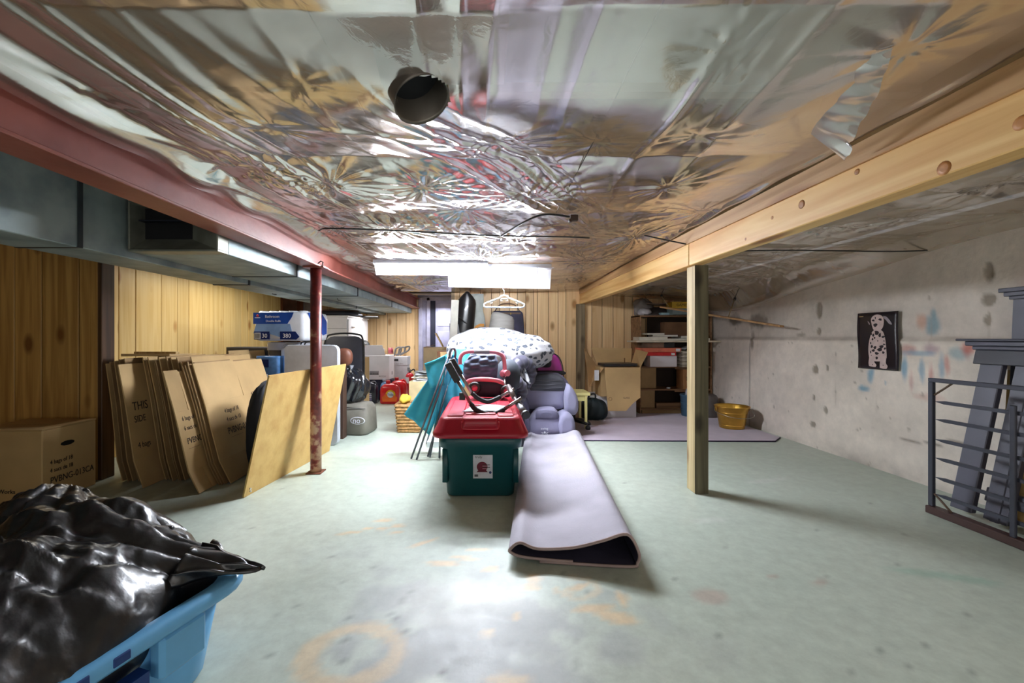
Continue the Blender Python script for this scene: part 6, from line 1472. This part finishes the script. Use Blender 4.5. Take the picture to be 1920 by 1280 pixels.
for y in (.05, -.36):
    b = MB(); b.box(-.022, -.006, y - .013, y + .013, .045, .74); part(b, 'upright', IR, t, bevel=.003)
for z0, z1 in ((.82, .74), (.045, .125)):
    b = MB(); b.tube([(0, .46, z1), (0, .36, z0)], .006, 5); part(b, 'brace', M('brace_brown', (100, 78, 60), .5), t)
b = MB(); blob(b, (0, 0, .065), (.10, .22, .065), .55, 26, 14); tag(_at(b.build('white_cushion', M('white_foam', (222, 220, 228), .6)), (2.98, 2.02, .0)), 'white rolled foam cushion on floor behind the grid', 'cushion')
b = MB(); b.lathe([(0, 0), (.10, 0), (.13, .2), (.135, .2)], 24, cap0=True); tag(_at(b.build('green_bucket', M('green_plastic', (20, 110, 62), .4), thick=.004), (2.74, 2.01 - .27, 0)), 'green plastic bucket just at the right edge of the photo', 'bucket')

# ================================================================ FOREGROUND LEFT: crate with garbage bag
t = thing('blue_crate', 'blue plastic crate with notched rim lying in the lower left corner', 'crate', (-1.354, 1.11, 0), math.radians(-17))
CB = M('crate_blue', (112, 182, 232), .38, var=.06, bump=.04, bscale=40); CBD = M('crate_notch', (24, 62, 130), .5)
hx, hy = .38, .50
def rr2(hx, hy, z, r=.12): return rrect(hx, hy, r, z, 0, 0, 6)
b = MB(); b.loft([rr2(hx - .05, hy - .05, .0), rr2(hx - .045, hy - .045, .01), rr2(hx - .01, hy - .01, .27), rr2(hx - .02, hy - .02, .27), rr2(hx - .06, hy - .06, .02)], True, True); part(b, 'body', CB, t)
b = MB(); b.loft([rr2(hx - .015, hy - .015, .262), rr2(hx + .032, hy + .032, .262), rr2(hx + .036, hy + .036, .27), rr2(hx + .036, hy + .036, .295), rr2(hx + .028, hy + .028, .303), rr2(hx - .01, hy - .01, .303), rr2(hx - .016, hy - .016, .296), rr2(hx - .015, hy - .015, .262)], False, False); part(b, 'rim', CB, t)
for y in (-.17, -.08, .01, .10):
    b = MB(); b.box(hx + .028, hx + .039, y - .02, y + .02, .272, .296); part(b, 'rim_notch', CBD, t, bevel=.002)
b = MB(); b.box(hx - .02, hx + .034, .20, .34, .14, .265); part(b, 'corner_block', CB, t, bevel=.012)
b = MB(); b.box(hx - .02, hx + .03, -.35, -.05, .16, .262); part(b, 'handle_box', CB, t, bevel=.01)
b = MB(); b.box(hx - .01, hx + .031, -.02, .17, .12, .2); part(b, 'recess', CBD, t)
t = thing('garbage_bag', 'large glossy black garbage bag filling the blue crate, lower left', 'bag', (-1.36, 1.2, .03))
FILM = M('black_bag_film', (18, 19, 24), .33, coat=.12, bump=.4, bscale=14, spec=.7)
NU, NV = 230, 130
uu, vv = np.meshgrid(np.arange(NU) / NU, np.linspace(0, 1, NV))
a = 2 * np.pi * uu; bb = np.pi * (vv - .5)
sp = lambda t_, e_: np.sign(t_) * np.abs(t_) ** e_
dx, dy, dz = sp(np.cos(bb), .8) * sp(np.cos(a), .85), sp(np.cos(bb), .8) * sp(np.sin(a), .85), sp(np.sin(bb), .9)
X = dx * .405; Y = dy * .49; Z = .24 + dz * .25
# heap: high at back left, falling to the right
Z = Z + np.maximum(0, dz) * (.05 * fbm(X * 3 + 5, Y * 3, 4) * 2 - .05) - np.maximum(0, dz) * .11 * sstep(.0, .45, X) + .11 * np.exp(-(((X + .28) / .16) ** 2 + ((Y - .35) / .16) ** 2)) * (dz > 0)
# fans of pleats gathered toward the tied corner at right
tx, ty = .46, .28
th = np.arctan2(Y - ty, X - tx); rr_ = np.hypot(X - tx, Y - ty)
pl = np.abs(np.sin(th * 7 + 1.8 * fbm(X * 3, Y * 3, 8) * 3)) ** .8
Z = Z + np.maximum(0, dz) ** .5 * (.034 * (pl - .5) * np.exp(-((rr_ - .25) / .35) ** 2))
th2 = np.arctan2(Y - .38, X + .2); Z = Z + np.maximum(0, dz) ** .5 * .020 * (np.abs(np.sin(th2 * 6 + 2 * fbm(X * 4, Y * 4, 12) * 2)) - .5)
Z = Z + np.maximum(0, dz) * (.030 * ridge(X * 3.2 + 2, Y * 5 - X * 3, 21) ** 3 + .013 * ridge(X * 7 + Y * 3, Y * 13 + 3 - X * 5, 22) ** 4 + .008 * ridge(X * 15 + Y * 9, Y * 21 - X * 6, 23) ** 2 + .005 * ridge(X * 40, Y * 34, 24) ** 2)
k1 = 1 + .03 * np.sin(a * 9 + 3 * vv) + .05 * ridge(a * 5 + 1, vv * 1.6 + a * .4, 61) ** 2.5 * np.cos(bb); X = X * k1; Y = Y * k1
# pulled-out tip
w1 = np.exp(-(((dx - .90) / .13) ** 2 + ((dy - .52) / .12) ** 2)) * (dz > -.2)
X = X + w1 * .10; Y = Y + w1 * .02; Z = Z + w1 * .03
co = [(float(x), float(y), float(max(z, .004))) for x, y, z in zip(X.ravel(), Y.ravel(), Z.ravel())]
b = MB(); b.add(co, [(j * NU + i, j * NU + (i + 1) % NU, (j + 1) * NU + (i + 1) % NU, (j + 1) * NU + i) for j in range(NV - 1) for i in range(NU)], True)
part(b, 'bag', FILM, t)
def tipf(u, v):
    an = -1.2 + 2.4 * u; R_ = (1 - v) ** .8
    base = Vector((.36 + .02 * math.cos(an), .22 + .13 * math.sin(an), .295 + .055 * math.cos(an * 1.2)))
    tip = Vector((.60, .25, .285))
    p = base.lerp(tip, v); k_ = abs(math.sin(u * 15)) * .022 * R_
    return (p.x + .008 * math.sin(v * 16 + u * 7), p.y + .010 * math.sin(u * 22 + v * 5) * R_, p.z + k_ - .006 * math.sin(v * 9 + u * 12))
b = MB(); b.grid(tipf, 48, 20); part(b, 'crumpled_corner', FILM, t, thick=.002)
# loose gathered flaps along the top ridge
def flapg(c, ex, ey, h_, seed, name='loose_fold'):
    def f(u, v):
        w_ = math.sin(math.pi * u) ** .6
        return (c[0] + ex[0] * (u - .5) + ey[0] * v + .012 * math.sin(u * 17 + seed), c[1] + ex[1] * (u - .5) + ey[1] * v + .012 * math.cos(u * 13 + seed), c[2] + h_ * math.sin(math.pi * v) * w_ + .01 * math.sin(u * 21 + v * 6 + seed) + ex[2] * (u - .5) + ey[2] * v)
    b = MB(); b.grid(f, 34, 14); part(b, name, FILM, t, thick=.002)
flapg((.02, .40, .40), (.46, -.02, -.10), (.0, -.12, .0), .06, 1)
flapg((-.12, .30, .43), (.40, .06, -.02), (.05, -.12, .0), .05, 3)
flapg((.26, .26, .31), (.24, .10, -.08), (.02, -.13, -.02), .05, 5)
flapg((.10, .10, .40), (.30, .14, -.06), (.06, -.12, -.0), .045, 9)
flapg((-.25, .40, .45), (.20, .10, .0), (.06, -.12, .02), .07, 7)
b = MB(); b.box(.20, .245, .31, .325, .385, .40); part(b, 'buckle', M('dark_buckle', (60, 60, 66), .4), t, bevel=.003)
